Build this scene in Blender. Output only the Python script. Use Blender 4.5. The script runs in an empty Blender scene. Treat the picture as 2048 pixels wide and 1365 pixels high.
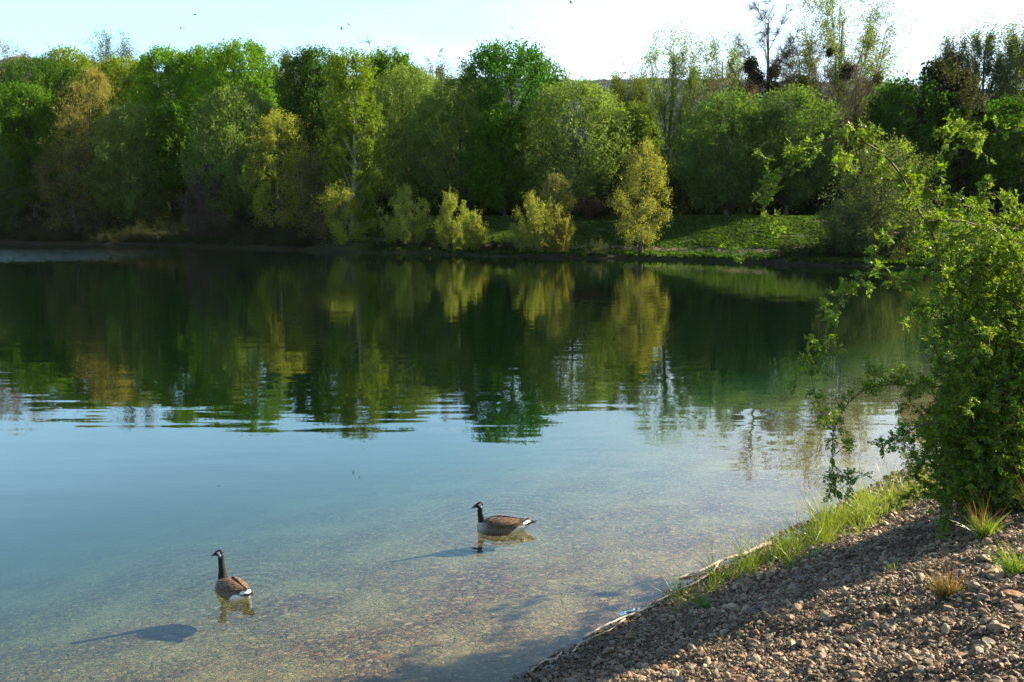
import bpy, bmesh, math, random
import numpy as np
from mathutils import Vector, Matrix
R = math.radians
sc = bpy.context.scene
C = sc.collection

# ------------------------------------------------------------------ camera
F = 1700.0                      # focal length in pixels of the 2048 px wide photograph
PITCH = R(8.28)
CAMZ = 4.1
cd = bpy.data.cameras.new('camera'); cam = bpy.data.objects.new('camera', cd); C.objects.link(cam)
cam.location = (0, 0, CAMZ); cam.rotation_euler = (math.pi / 2 - PITCH, 0, 0)
cd.sensor_width = 36; cd.lens = F / 2048 * 36; cd.clip_start = 0.05; cd.clip_end = 9000
sc.camera = cam

# ------------------------------------------------------------------ light
SUN_AZ, SUN_EL = R(71), R(29)
w = bpy.data.worlds.new('World'); sc.world = w; w.use_nodes = True
wn, wl = w.node_tree.nodes, w.node_tree.links
bg = wn['Background']; bg.inputs[1].default_value = 0.062
sky = wn.new('ShaderNodeTexSky'); sky.sky_type = 'NISHITA'; sky.sun_disc = False
sky.sun_elevation = SUN_EL; sky.sun_rotation = SUN_AZ
sky.air_density = 1.0; sky.dust_density = 0.6; sky.ozone_density = 1.6
tc = wn.new('ShaderNodeTexCoord')
mp = wn.new('ShaderNodeMapping'); mp.inputs['Scale'].default_value = (1.6, 1.6, 7.0); mp.inputs['Location'].default_value = (0.3, 0.1, 0.2)
nz = wn.new('ShaderNodeTexNoise'); nz.inputs['Scale'].default_value = 1.3; nz.inputs['Detail'].default_value = 5; nz.inputs['Roughness'].default_value = 0.5
wl.new(tc.outputs['Generated'], mp.inputs[0]); wl.new(mp.outputs[0], nz.inputs[0])
sx = wn.new('ShaderNodeSeparateXYZ'); wl.new(tc.outputs['Generated'], sx.inputs[0])
def wmath(op, a, b=None, c=None, clamp=False):
    n = wn.new('ShaderNodeMath'); n.operation = op; n.use_clamp = clamp
    for i, v in enumerate((a, b, c)):
        if v is None: continue
        if isinstance(v, (int, float)): n.inputs[i].default_value = v
        else: wl.new(v, n.inputs[i])
    return n.outputs[0]
# a veil of thin white cloud, thickest to the right of the view and low in the sky
band = wmath('MULTIPLY', wmath('MULTIPLY_ADD', sx.outputs[2], -2.2, 1.35, clamp=True), 0.75)
mb = wn.new('ShaderNodeMix'); mb.data_type = 'RGBA'; wl.new(band, mb.inputs[0]); wl.new(sky.outputs[0], mb.inputs[6]); 
rp = wn.new('ShaderNodeValToRGB'); wl.new(sx.outputs[2], rp.inputs[0]); e_ = rp.color_ramp.elements
e_[0].position = 0.05; e_[0].color = (.32, .46, .56, 1); e_[1].position = 0.26; e_[1].color = (.38, .75, 1.0, 1); e3 = e_.new(0.45); e3.color = (.32, .62, .98, 1)
ml = wn.new('ShaderNodeVectorMath'); ml.operation = 'SCALE'; ml.inputs[3].default_value = 11.5; wl.new(rp.outputs[0], ml.inputs[0]); wl.new(ml.outputs[0], mb.inputs[7])
side = wmath('MULTIPLY_ADD', sx.outputs[0], 1.25, 0.16)
low = wmath('MULTIPLY_ADD', sx.outputs[2], -1.7, 0.55)
m1 = wmath('ADD', side, low)
m2 = wmath('MULTIPLY_ADD', nz.outputs[0], 2.4, -1.38)
mask = wmath('ADD', m1, m2, clamp=True)
mask = wmath('MULTIPLY', mask, 0.85)
mx = wn.new('ShaderNodeMix'); mx.data_type = 'RGBA'; wl.new(mask, mx.inputs[0]); wl.new(mb.outputs[2], mx.inputs[6])
mx.inputs[7].default_value = (6.6, 7.0, 7.4, 1)
wl.new(mx.outputs[2], bg.inputs[0])

sd = bpy.data.lights.new('sun', 'SUN'); sun = bpy.data.objects.new('sun', sd); C.objects.link(sun)
sd.energy = 5.0; sd.angle = R(0.6); sd.color = (1.0, 0.85, 0.62)
S = Vector((math.sin(SUN_AZ) * math.cos(SUN_EL), math.cos(SUN_AZ) * math.cos(SUN_EL), math.sin(SUN_EL)))
sun.rotation_euler = S.to_track_quat('Z', 'Y').to_euler(); sun.location = (60, 20, 60)
sc.view_settings.view_transform = 'Standard'; sc.view_settings.look = 'None'
sc.view_settings.exposure = 1.8; sc.view_settings.gamma = 1.0
sc.cycles.use_denoising = True
sc.cycles.sample_clamp_indirect = 2.5
sc.cycles.max_bounces = 8; sc.cycles.transparent_max_bounces = 12
sc.cycles.caustics_reflective = False; sc.cycles.caustics_refractive = False

# ------------------------------------------------------------------ view helpers (pixels of the 2048 x 1365 photograph)
cp, sp = math.cos(PITCH), math.sin(PITCH)
def ray(px, py):
    a = (px - 1024) / F; b = -(py - 682.5) / F
    return np.array([a, cp + sp * b, -sp + cp * b])
def at(px, py, y):
    r = ray(px, py); t = y / r[1]
    return np.array([r[0] * t, y, CAMZ + r[2] * t])
def hit(px, py, z=0.0):
    r = ray(px, py); t = (z - CAMZ) / r[2]
    return np.array([r[0] * t, r[1] * t, z])

# ------------------------------------------------------------------ mesh helpers
def tag(o, label=None, cat=None, group=None, kind=None):
    if label: o['label'] = label
    if cat: o['category'] = cat
    if group: o['group'] = group
    if kind: o['kind'] = kind
    return o
def link(name, me, mat=None, parent=None):
    o = bpy.data.objects.new(name, me); C.objects.link(o)
    if mat is not None: me.materials.append(mat)
    if parent is not None: o.parent = parent
    return o
def empty(name, loc=(0, 0, 0)):
    o = bpy.data.objects.new(name, None); C.objects.link(o); o.location = loc; o.empty_display_size = 0.2
    return o
def np_mesh(name, V, faces, smooth=False):
    """faces: list of int arrays (n,3) or (n,4)"""
    me = bpy.data.meshes.new(name)
    V = np.asarray(V, np.float32)
    faces = [f for f in faces if len(f)]
    nf = sum(len(f) for f in faces); nl = sum(f.size for f in faces)
    me.vertices.add(len(V)); me.vertices.foreach_set('co', V.ravel())
    me.loops.add(nl); me.polygons.add(nf)
    me.loops.foreach_set('vertex_index', np.concatenate([f.ravel() for f in faces]).astype(np.int32))
    tot = np.concatenate([np.full(len(f), f.shape[1]) for f in faces]).astype(np.int32)
    start = np.concatenate([[0], np.cumsum(tot)[:-1]]).astype(np.int32)
    me.polygons.foreach_set('loop_start', start)
    me.update(calc_edges=True)
    me.polygons.foreach_set('use_smooth', np.full(nf, smooth, bool))
    return me
def fattr(me, name, vals):
    a = me.attributes.new(name, 'FLOAT', 'POINT'); a.data.foreach_set('value', np.asarray(vals, np.float32))
def cattr(me, name, vals):
    a = me.attributes.new(name, 'FLOAT_COLOR', 'POINT')
    v = np.ones((len(vals), 4), np.float32); v[:, :3] = vals; a.data.foreach_set('color', v.ravel())

def tubes(P, Rr, sides=5):
    """P (m,k,3), Rr (m,k) -> verts, quads of m tapered tubes"""
    m, k, _ = P.shape
    T = np.gradient(P, axis=1); T /= np.linalg.norm(T, axis=2, keepdims=True) + 1e-9
    up = np.zeros_like(T); up[..., 2] = 1
    par = np.abs(T[..., 2]) > 0.93; up[par] = (1, 0, 0)
    # one reference for a whole tube avoids twisting
    ref = np.where((np.abs(T[:, :, 2]).mean(1) > 0.8)[:, None, None], np.array([1.0, 0.1, 0]), np.array([0.05, 0.02, 1.0]))
    A = np.cross(T, np.broadcast_to(ref, T.shape)); A /= np.linalg.norm(A, axis=2, keepdims=True) + 1e-9
    B = np.cross(T, A)
    th = np.arange(sides) * 2 * math.pi / sides
    V = P[:, :, None, :] + Rr[:, :, None, None] * (A[:, :, None, :] * np.cos(th)[None, None, :, None] + B[:, :, None, :] * np.sin(th)[None, None, :, None])
    base = (np.arange(m) * k * sides)[:, None, None]
    i = np.arange(k - 1)[None, :, None] * sides; j = np.arange(sides)[None, None, :]; j2 = (j + 1) % sides
    Q = np.stack([base + i + j, base + i + j2, base + i + sides + j2, base + i + sides + j], -1).reshape(-1, 4)
    return V.reshape(-1, 3), Q
class Acc:
    def __init__(s): s.V = []; s.F = []; s.n = 0; s.A = []
    def add(s, V, Fs, a=None):
        s.V.append(V); s.F += [f + s.n for f in (Fs if isinstance(Fs, list) else [Fs])]; s.n += len(V)
        if a is not None: s.A.append(a)
    def mesh(s, name, smooth=False):
        d3 = [f for f in s.F if f.shape[1] == 3]; d4 = [f for f in s.F if f.shape[1] == 4]
        fs = ([np.concatenate(d3)] if d3 else []) + ([np.concatenate(d4)] if d4 else [])
        return np_mesh(name, np.concatenate(s.V), fs, smooth)
def unit(v): return v / (np.linalg.norm(v, axis=-1, keepdims=True) + 1e-9)
def bez(A, B, Cc, k):
    t = np.linspace(0, 1, k)[None, :, None]
    return (1 - t) ** 2 * A[:, None] + 2 * t * (1 - t) * B[:, None] + t * t * Cc[:, None]

# ------------------------------------------------------------------ material helpers
class NT:
    def __init__(s, name):
        s.m = bpy.data.materials.new(name); s.m.use_nodes = True; s.t = s.m.node_tree; s.n = s.t.nodes; s.l = s.t.links
        s.n.clear(); s.out = s.n.new('ShaderNodeOutputMaterial')
    def node(s, typ, **kw):
        n = s.n.new('ShaderNode' + typ)
        for k, v in kw.items():
            if hasattr(n, k): setattr(n, k, v)
        return n
    def put(s, sock, v):
        if v is None: return
        if isinstance(v, (int, float)): sock.default_value = v
        elif isinstance(v, (tuple, list)): sock.default_value = tuple(v) + ((1,) if len(v) == 3 and sock.type == 'RGBA' else ())
        else: s.l.new(v, sock)
    def math(s, op, a, b=None, c=None, clamp=False):
        n = s.node('Math', operation=op); n.use_clamp = clamp
        for i, v in enumerate((a, b, c)): s.put(n.inputs[i], v)
        return n.outputs[0]
    def mix(s, f, a, b, blend='MIX'):
        n = s.node('Mix'); n.data_type = 'RGBA'; n.blend_type = blend; n.clamp_factor = True
        s.put(n.inputs[0], f); s.put(n.inputs[6], a); s.put(n.inputs[7], b); return n.outputs[2]
    def pos(s): return s.node('NewGeometry').outputs['Position']
    def objco(s): return s.node('TexCoord').outputs['Object']
    def mapping(s, v, scale=(1, 1, 1), loc=(0, 0, 0), rot=(0, 0, 0)):
        n = s.node('Mapping'); s.l.new(v, n.inputs[0]); n.inputs['Scale'].default_value = scale
        n.inputs['Location'].default_value = loc; n.inputs['Rotation'].default_value = rot; return n.outputs[0]
    def noise(s, v, scale, detail=3, rough=0.5, out=0):
        n = s.node('TexNoise'); s.l.new(v, n.inputs['Vector']); n.inputs['Scale'].default_value = scale
        n.inputs['Detail'].default_value = detail; n.inputs['Roughness'].default_value = rough; return n.outputs[out]
    def ramp(s, v, stops, interp='LINEAR'):
        n = s.node('ValToRGB'); s.l.new(v, n.inputs[0]); e = n.color_ramp.elements; n.color_ramp.interpolation = interp
        while len(e) < len(stops): e.new(0.5)
        for i, (p, c) in enumerate(stops):
            e[i].position = p; e[i].color = (c, c, c, 1) if isinstance(c, (int, float)) else tuple(c) + (1,)
        return n.outputs[0]
    def attr(s, name, out='Fac'):
        n = s.node('Attribute'); n.attribute_name = name; return n.outputs[out]
    def rng(s, v, a, b, c=0.0, d=1.0):
        n = s.node('MapRange'); s.put(n.inputs[0], v)
        for i, x in enumerate((a, b, c, d)): n.inputs[i + 1].default_value = x
        return n.outputs[0]
    def bump(s, h, strength=1.0, dist=0.02):
        n = s.node('Bump'); s.put(n.inputs['Height'], h); n.inputs['Strength'].default_value = strength; n.inputs['Distance'].default_value = dist
        return n.outputs[0]
    def principled(s, col, rough=0.6, normal=None, spec=0.3):
        p = s.node('BsdfPrincipled'); s.put(p.inputs['Base Color'], col); s.put(p.inputs['Roughness'], rough)
        p.inputs['Specular IOR Level'].default_value = spec
        if normal is not None: s.l.new(normal, p.inputs['Normal'])
        s.l.new(p.outputs[0], s.out.inputs['Surface']); return p

def leaf_mat(name, trans=0.4, gloss=0.05, yellow=(1.22, 1.28, 0.5), rough=0.35):
    t = NT(name)
    oc = t.node('ObjectInfo').outputs['Color']; tint = t.attr('tint')
    k = t.rng(tint, 0, 1, 0.62, 1.38)
    comb = t.node('CombineColor'); [t.l.new(k, comb.inputs[i]) for i in range(3)]
    base = t.mix(1.0, oc, comb.outputs[0], 'MULTIPLY')
    hue = t.node('HueSaturation'); t.l.new(base, hue.inputs['Color']); t.l.new(t.rng(t.attr('tint2'), 0, 1, 0.475, 0.525), hue.inputs['Hue'])
    hue.inputs['Saturation'].default_value = 1.0
    col = hue.outputs[0]
    d = t.node('BsdfDiffuse'); t.l.new(col, d.inputs[0])
    tr = t.node('BsdfTranslucent'); t.l.new(t.mix(1.0, col, yellow, 'MULTIPLY'), tr.inputs[0])
    m = t.node('MixShader'); m.inputs[0].default_value = trans; t.l.new(d.outputs[0], m.inputs[1]); t.l.new(tr.outputs[0], m.inputs[2])
    g = t.node('BsdfGlossy'); g.inputs['Roughness'].default_value = rough; g.inputs[0].default_value = (1, 1, 1, 1)
    m2 = t.node('MixShader'); m2.inputs[0].default_value = gloss; t.l.new(m.outputs[0], m2.inputs[1]); t.l.new(g.outputs[0], m2.inputs[2])
    t.l.new(m2.outputs[0], t.out.inputs['Surface']); return t.m
M = {}
M['leaf'] = leaf_mat('leaf', 0.5, 0.008, rough=0.6)
M['rose_leaf'] = leaf_mat('rose_leaf', 0.42, 0.03, (1.6, 1.4, 0.4), 0.4)
M['blade'] = leaf_mat('blade', 0.5, 0.05, (1.4, 1.3, 0.5), 0.35)
def bark_mat():
    t = NT('bark'); n = t.noise(t.mapping(t.objco(), (6, 6, 1.2)), 3, 4)
    oc = t.node('ObjectInfo').outputs['Color']
    col = t.mix(1.0, oc, t.ramp(n, [(0.3, 0.55), (0.7, 1.35)]), 'MULTIPLY')
    t.principled(col, 0.85, t.bump(n, 0.6, 0.03), 0.1); return t.m
M['bark'] = bark_mat()
def wood_mat():
    t = NT('driftwood'); n = t.noise(t.mapping(t.objco(), (20, 20, 20)), 2, 5, 0.6)
    col = t.ramp(n, [(0.3, (0.16, 0.13, 0.09)), (0.5, (0.48, 0.42, 0.33)), (0.75, (0.68, 0.62, 0.52))])
    t.principled(col, 0.8, t.bump(n, 0.6, 0.006), 0.2); return t.m
M['driftwood'] = wood_mat()
def cane_mat():
    t = NT('cane'); n = t.noise(t.mapping(t.objco(), (30, 30, 30)), 1.5, 3)
    col = t.ramp(n, [(0.3, (0.05, 0.028, 0.02)), (0.55, (0.09, 0.05, 0.034)), (0.8, (0.07, 0.07, 0.03))])
    t.principled(col, 0.65, t.bump(n, 0.4, 0.003), 0.2); return t.m
M['cane'] = cane_mat()

# ------------------------------------------------------------------ terrain shape
shore_px = [(-700, 478), (-300, 482), (0, 487), (300, 490), (520, 498), (700, 505), (860, 508), (1000, 513), (1120, 517), (1280, 518), (1350, 521), (1500, 526), (1640, 531), (1740, 535), (2048, 541), (2300, 545)]
SP = np.array([hit(*p)[:2] for p in shore_px])
SX, SY = SP[:, 0], SP[:, 1]
_o = np.argsort(SX); SX, SY = SX[_o], SY[_o]
def Yf(x): return np.interp(x, SX, SY) + 0.55 * np.sin(x * 0.45) + 0.35 * np.sin(x * 1.13 + 1.0)
def s_near(x, y): return (x - y + 6.92) / math.sqrt(2) + 0.05 * np.sin((x + y) * 0.8) + 0.025 * np.sin((x + y) * 2.9 + 1) + 0.012 * np.sin((x + y) * 7.3)
def smooth(t): t = np.clip(t, 0, 1); return t * t * (3 - 2 * t)
def terrain_z(x, y):
    sn = s_near(x, y); sf = (y - Yf(x)) * 0.96
    so = np.maximum(-230 - x, -150 - y)
    d = np.maximum(np.maximum(sn, sf), so)
    # land
    zn = np.where(sn < 4.6, 0.5 * sn - .16 * (1 - np.exp(-np.maximum(sn, 0) / .8)), 2.14 + 0.5 * 4.0 * (1 - np.exp(-(sn - 4.6) / 4.0)))
    zn = zn + (0.024 * np.sin(x * 2.1 + y * 1.2 + 2 * np.sin(y * .9)) + .014 * np.sin(x * 5.3 - y * 4.1 + 1 + 2 * np.sin(x * 1.9)) + .012 * np.sin(x * 8.1 + y * 6.7 + 1.5 * np.sin(y * 3.1)) + .010 * np.sin(-x * 6.2 + y * 7.3 + 2 * np.sin(x * 3.3 + 1))) * np.clip(sn * 1.5, 0, 1)
    zf = 0.34 * smooth(sf / 0.8) + 1.05 * smooth(sf / 7.0) + 2.85 * smooth((sf - 4) / 15.0)
    zf = zf + 0.12 * np.sin(x * 0.33 + 0.7) * smooth(sf / 6) * (1 - smooth((sf - 10) / 8)) + 0.08 * np.sin(x * 0.21 + y * 0.4)* smooth(sf / 6)
    zo = 3.0 * smooth(so / 12)
    land = np.where(sn > 0, zn, np.where(sf > 0, zf, zo))
    land = np.where((sn > 0) & (sf > 0), np.maximum(zn, zf), land)
    # lake bed
    u = -d
    bed = np.where(-sn > -sf, 0, 0)
    dn = -np.minimum(sn, 0)
    near_bed = 0.050 * dn + 0.0100 * np.minimum(dn, 11) ** 2 + 0.231 * np.clip(dn - 11, 0, 20)
    far_bed = 0.35 * np.clip(-sf, 0, 20) + 0.9 * smooth(-sf / 0.9)
    oth = 0.4 * np.clip(-so, 0, 20)
    depth = np.minimum(np.minimum(near_bed, far_bed), oth)
    depth = 4.6 * np.tanh(depth / 4.6)
    return np.where(d > 0, land, -depth), d, sn, sf
def tz(x, y): return float(terrain_z(np.array([float(x)]), np.array([float(y)]))[0][0])

def axis(segs):
    out = []
    for a, b, st in segs: out.append(np.arange(a, b, st))
    return np.unique(np.round(np.concatenate(out + [np.array([segs[-1][1]])]), 4))
gx = axis([(-2600, -400, 200), (-400, -240, 20), (-240, -100, 4), (-100, -14, 1.0), (-14, 16, 0.14), (16, 70, 1.0), (70, 130, 4), (130, 400, 30), (400, 2600, 200)])
gy = axis([(-1200, -200, 200), (-200, -20, 10), (-20, -2, 1.0), (-2, 20, 0.14), (20, 60, 1.0), (60, 170, 0.8), (170, 260, 6), (260, 600, 40), (600, 3400, 250)])
X, Y = np.meshgrid(gx, gy)
Z, D_, SN, SF = terrain_z(X, Y)
rs = np.random.RandomState(3)
V = np.stack([X.ravel(), Y.ravel(), Z.ravel()], 1)
nx, ny = len(gx), len(gy)
ii, jj = np.meshgrid(np.arange(ny - 1), np.arange(nx - 1), indexing='ij')
b = (ii * nx + jj).ravel(); Q = np.stack([b, b + 1, b + nx + 1, b + nx], 1)
me = np_mesh('ground', V, [Q], True)
near_w = smooth((SN + 60) / 20) * (SF < -12) ; near_w = np.where((SN > -30) & (SF < 5) & (Y < 60), 1.0, 0.0)
fattr(me, 'near', near_w.ravel()); fattr(me, 'sf', SF.ravel()); fattr(me, 'sn', SN.ravel())
def ground_mat():
    t = NT('ground'); P = t.pos()
    z = t.node('SeparateXYZ'); t.l.new(P, z.inputs[0]); px, py, pz = z.outputs
    # near bank: gravel soil on land, cobbles under water
    flat = t.mapping(P, (1, 1, 0.0)); 
    wob = t.node('VectorMath', operation='MULTIPLY_ADD'); t.l.new(t.noise(flat, 9, 2, 0.5, 1), wob.inputs[0]); wob.inputs[1].default_value = (0.03, 0.03, 0); t.l.new(flat, wob.inputs[2])
    def cells(scale, rot):
        v = t.node('TexVoronoi'); t.l.new(t.mapping(wob.outputs[0], (1.0, 1.5, 1), rot=(0, 0, rot)), v.inputs['Vector']); v.inputs['Scale'].default_value = scale
        e = t.node('TexVoronoi', feature='DISTANCE_TO_EDGE'); t.l.new(t.mapping(wob.outputs[0], (1.0, 1.5, 1), rot=(0, 0, rot)), e.inputs['Vector']); e.inputs['Scale'].default_value = scale
        return v, e
    v1, e1 = cells(21, 0.2); v2, e2 = cells(12.5, -0.3)
    sc1 = t.node('SeparateColor'); t.l.new(v1.outputs['Color'], sc1.inputs[0]); sc2 = t.node('SeparateColor'); t.l.new(v2.outputs['Color'], sc2.inputs[0])
    pal = [(0.0, (0.07, 0.055, 0.04)), (0.2, (0.22, 0.16, 0.09)), (0.4, (0.34, 0.25, 0.14)), (0.55, (0.28, 0.15, 0.07)), (0.7, (0.42, 0.36, 0.25)), (0.85, (0.16, 0.14, 0.12)), (1.0, (0.62, 0.55, 0.42))]
    c1 = t.ramp(sc1.outputs[0], pal, 'CONSTANT'); c2 = t.ramp(sc2.outputs[1], pal, 'CONSTANT')
    big = t.math('GREATER_THAN', sc2.outputs[0], 0.72)
    pc = t.mix(big, c1, c2); edge = t.mix(big, e1.outputs['Distance'], e2.outputs['Distance'])
    gap = t.rng(edge, 0.0, 0.10)
    peb = t.mix(gap, (0.03, 0.025, 0.015), pc)
    silt = t.math('POWER', 2.718, t.math('MULTIPLY', t.math('ADD', pz, t.math('MULTIPLY_ADD', t.noise(flat, 0.7, 4, 0.6), 0.5, -.1)), 1.1), clamp=True)
    siltc = t.mix(t.noise(flat, 1.2, 4), (0.035, 0.055, 0.04), (0.07, 0.095, 0.07))
    bed = t.mix(t.math('MULTIPLY_ADD', silt, 0.90, 0.10), siltc, t.mix(t.rng(t.noise(flat, 0.9, 5, .65), .42, .68, .08, .65), t.mix(1.0, peb, (.50, .42, .30), 'MULTIPLY'), (0.25, 0.22, 0.10)))
    soil = t.mix(t.noise(flat, 14, 5, 0.65), (0.05, 0.035, 0.02), (0.17, 0.125, 0.08))
    under = t.rng(pz, 0.02, -0.02)
    nearc = t.mix(under, soil, bed)
    # far bank
    sf = t.attr('sf')
    n1 = t.noise(t.mapping(P, (1, 1, 1)), 0.22, 4, 0.6); n2 = t.noise(P, 2.2, 4, 0.7); n3 = t.noise(P, 0.09, 2)
    grass = t.mix(n2, (0.020, 0.042, 0.007), (0.04, 0.08, 0.012))
    grass = t.mix(t.rng(n3, 0.45, 0.65), grass, t.mix(n2, (0.035, 0.05, 0.012), (0.07, 0.08, 0.025)))
    dirt = t.mix(n2, (0.08, 0.06, 0.04), (0.24, 0.19, 0.12))
    dirt = t.mix(t.rng(sf, 0.5, 1.0), (0.035, 0.032, 0.018), dirt)
    pathm = t.rng(t.math('ABSOLUTE', t.math('SUBTRACT', t.math('ADD', sf, t.math('MULTIPLY', n1, 3.0)), 5.6)), 0.9, 0.35)
    pm2 = t.math('MULTIPLY', pathm, t.rng(n1, 0.42, 0.55))
    beach = t.math('MULTIPLY', t.rng(t.math('ADD', sf, t.math('MULTIPLY', n2, 3.0)), 3.6, 1.6), t.rng(n3, 0.46, 0.56))
    fc = t.mix(t.math('MAXIMUM', pm2, beach), grass, dirt)
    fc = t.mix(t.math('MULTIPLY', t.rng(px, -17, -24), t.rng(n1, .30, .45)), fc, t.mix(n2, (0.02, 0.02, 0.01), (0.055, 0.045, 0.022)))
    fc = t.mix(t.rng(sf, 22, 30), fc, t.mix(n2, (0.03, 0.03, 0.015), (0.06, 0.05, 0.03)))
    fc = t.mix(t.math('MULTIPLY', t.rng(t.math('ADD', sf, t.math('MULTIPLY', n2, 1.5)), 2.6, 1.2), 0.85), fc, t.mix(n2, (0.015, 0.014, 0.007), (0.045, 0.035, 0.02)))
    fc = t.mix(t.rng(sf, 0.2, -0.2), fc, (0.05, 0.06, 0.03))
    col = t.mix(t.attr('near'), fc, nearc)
    h = t.math('MULTIPLY', t.math('MULTIPLY', gap, t.attr('near')), 1.0)
    h2 = t.math('MULTIPLY_ADD', n2, 3.0, h)
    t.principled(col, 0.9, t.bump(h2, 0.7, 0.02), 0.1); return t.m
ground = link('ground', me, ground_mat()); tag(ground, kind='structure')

# ------------------------------------------------------------------ water
def water_mat():
    t = NT('water'); P = t.pos()
    s = t.node('SeparateXYZ'); t.l.new(P, s.inputs[0]); px, py, pz = s.outputs
    dist = t.math('SQRT', t.math('ADD', t.math('MULTIPLY', px, px), t.math('MULTIPLY', py, py)))
    def sl(scale, loc, det=2, rough=0.5, rot=0.0):
        n = t.noise(t.mapping(P, scale, loc, (0, 0, rot)), 1.0, det, rough, 1)
        q = t.node('SeparateColor'); t.l.new(n, q.inputs[0]); return q.outputs
    a = sl((0.50, 4.6, 1), (3, 1, 0), 1, 0.4, R(-5))       # long wavelets parallel to the view
    b_ = sl((1.1, 7.0, 1), (7, 5, 0), 2, 0.5, R(5))
    c = sl((3.5, 9.0, 1), (1, 9, 0), 2, 0.6)                # fine ripples
    patch = t.noise(t.mapping(P, (0.05, 0.10, 1)), 1.0, 2)
    # rippled belt between the calm shallows and the calm far water
    belt = t.math('MULTIPLY', t.rng(dist, 9.5, 18), t.rng(dist, 60, 30, 0.25, 1.0))
    amp_a = t.math('MULTIPLY', t.math('MULTIPLY_ADD', belt, 0.034, 0.005), t.rng(patch, 0.3, 0.65, 0.55, 1.25))
    amp_b = t.math('MULTIPLY_ADD', t.rng(dist, 10, 25), 0.014, 0.002)
    amp_c = t.math('MULTIPLY_ADD', t.rng(dist, 12, 40), 0.040, 0.0008)
    gust = t.math('MULTIPLY', t.rng(px, -31, -46), t.math('MULTIPLY', t.rng(py, 74, 84), t.rng(py, 124, 108)))
    gust = t.math('MULTIPLY', gust, t.rng(t.noise(t.mapping(P, (0.06, 0.22, 1), (4, 2, 0)), 1.0, 4, 0.6), 0.30, 0.44))
    amp_c = t.math('MULTIPLY_ADD', gust, 2.2, amp_c)
    def term(v, amp): return t.math('MULTIPLY', t.math('SUBTRACT', v, 0.5), amp)
    sy = t.math('ADD', t.math('ADD', term(a[1], amp_a), term(b_[1], amp_b)), term(c[1], amp_c))
    sx_ = t.math('MULTIPLY', t.math('ADD', t.math('ADD', term(a[0], amp_a), term(b_[0], amp_b)), term(c[0], amp_c)), 0.4)
    for (gx_, gy_, A_, ld) in ((-.15, 10.8, .075, .6), (-2.95, 8.85, .065, .55)):      # rings spreading from the two geese
        dx = t.math('SUBTRACT', px, gx_); dy = t.math('SUBTRACT', py, gy_); dd = t.math('SQRT', t.math('ADD', t.math('MULTIPLY', dx, dx), t.math('MULTIPLY', dy, dy)))
        wv_ = t.math('MULTIPLY', t.math('SINE', t.math('MULTIPLY', dd, 46.0)), t.math('MULTIPLY', t.math('EXPONENT', t.math('DIVIDE', dd, -ld)), A_))
        wv_ = t.math('DIVIDE', wv_, t.math('ADD', dd, .05))
        sx_ = t.math('MULTIPLY_ADD', dx, wv_, sx_); sy = t.math('MULTIPLY_ADD', dy, wv_, sy)
    cv = t.node('CombineXYZ'); t.l.new(sx_, cv.inputs[0]); t.l.new(sy, cv.inputs[1]); cv.inputs[2].default_value = 1
    nn = t.node('VectorMath', operation='NORMALIZE'); t.l.new(cv.outputs[0], nn.inputs[0]); N = nn.outputs[0]
    inc = t.node('NewGeometry').outputs['Incoming']; dt = t.node('VectorMath', operation='DOT_PRODUCT'); t.l.new(inc, dt.inputs[0]); t.l.new(N, dt.inputs[1])
    cosi = t.math('ABSOLUTE', dt.outputs['Value']); one = t.math('SUBTRACT', 1.0, cosi, clamp=True)
    fres = t.math('MULTIPLY_ADD', t.math('POWER', one, 4.2), 0.967, 0.033)
    g = t.node('BsdfGlossy'); g.inputs['Roughness'].default_value = 0.0; g.inputs[0].default_value = (1, 1, 1, 1); t.l.new(N, g.inputs['Normal'])
    tr = t.node('BsdfTransparent'); tr.inputs[0].default_value = (0.96, 0.98, 0.97, 1)
    m = t.node('MixShader'); t.l.new(fres, m.inputs[0]); t.l.new(tr.outputs[0], m.inputs[1]); t.l.new(g.outputs[0], m.inputs[2])
    t.l.new(m.outputs[0], t.out.inputs['Surface'])
    ab = t.node('VolumeAbsorption'); ab.inputs[0].default_value = (0.20, 0.61, 0.48, 1); ab.inputs[1].default_value = 0.38
    sca = t.node('VolumeScatter'); sca.inputs[0].default_value = (0.45, 0.85, 0.55, 1); sca.inputs[1].default_value = 0.0028
    ad = t.node('AddShader'); t.l.new(ab.outputs[0], ad.inputs[0]); t.l.new(sca.outputs[0], ad.inputs[1]); t.l.new(ad.outputs[0], t.out.inputs['Volume'])
    return t.m
x0, x1, y0, y1, zb = -260, 110, -170, 190, -6.0
WV = [(x0, y0, 0), (x1, y0, 0), (x1, y1, 0), (x0, y1, 0), (x0, y0, zb), (x1, y0, zb), (x1, y1, zb), (x0, y1, zb)]
WQ = np.array([(0, 1, 2, 3), (7, 6, 5, 4), (0, 4, 5, 1), (1, 5, 6, 2), (2, 6, 7, 3), (3, 7, 4, 0)])
water = link('water', np_mesh('water', WV, [WQ]), water_mat()); tag(water, kind='structure')

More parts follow.
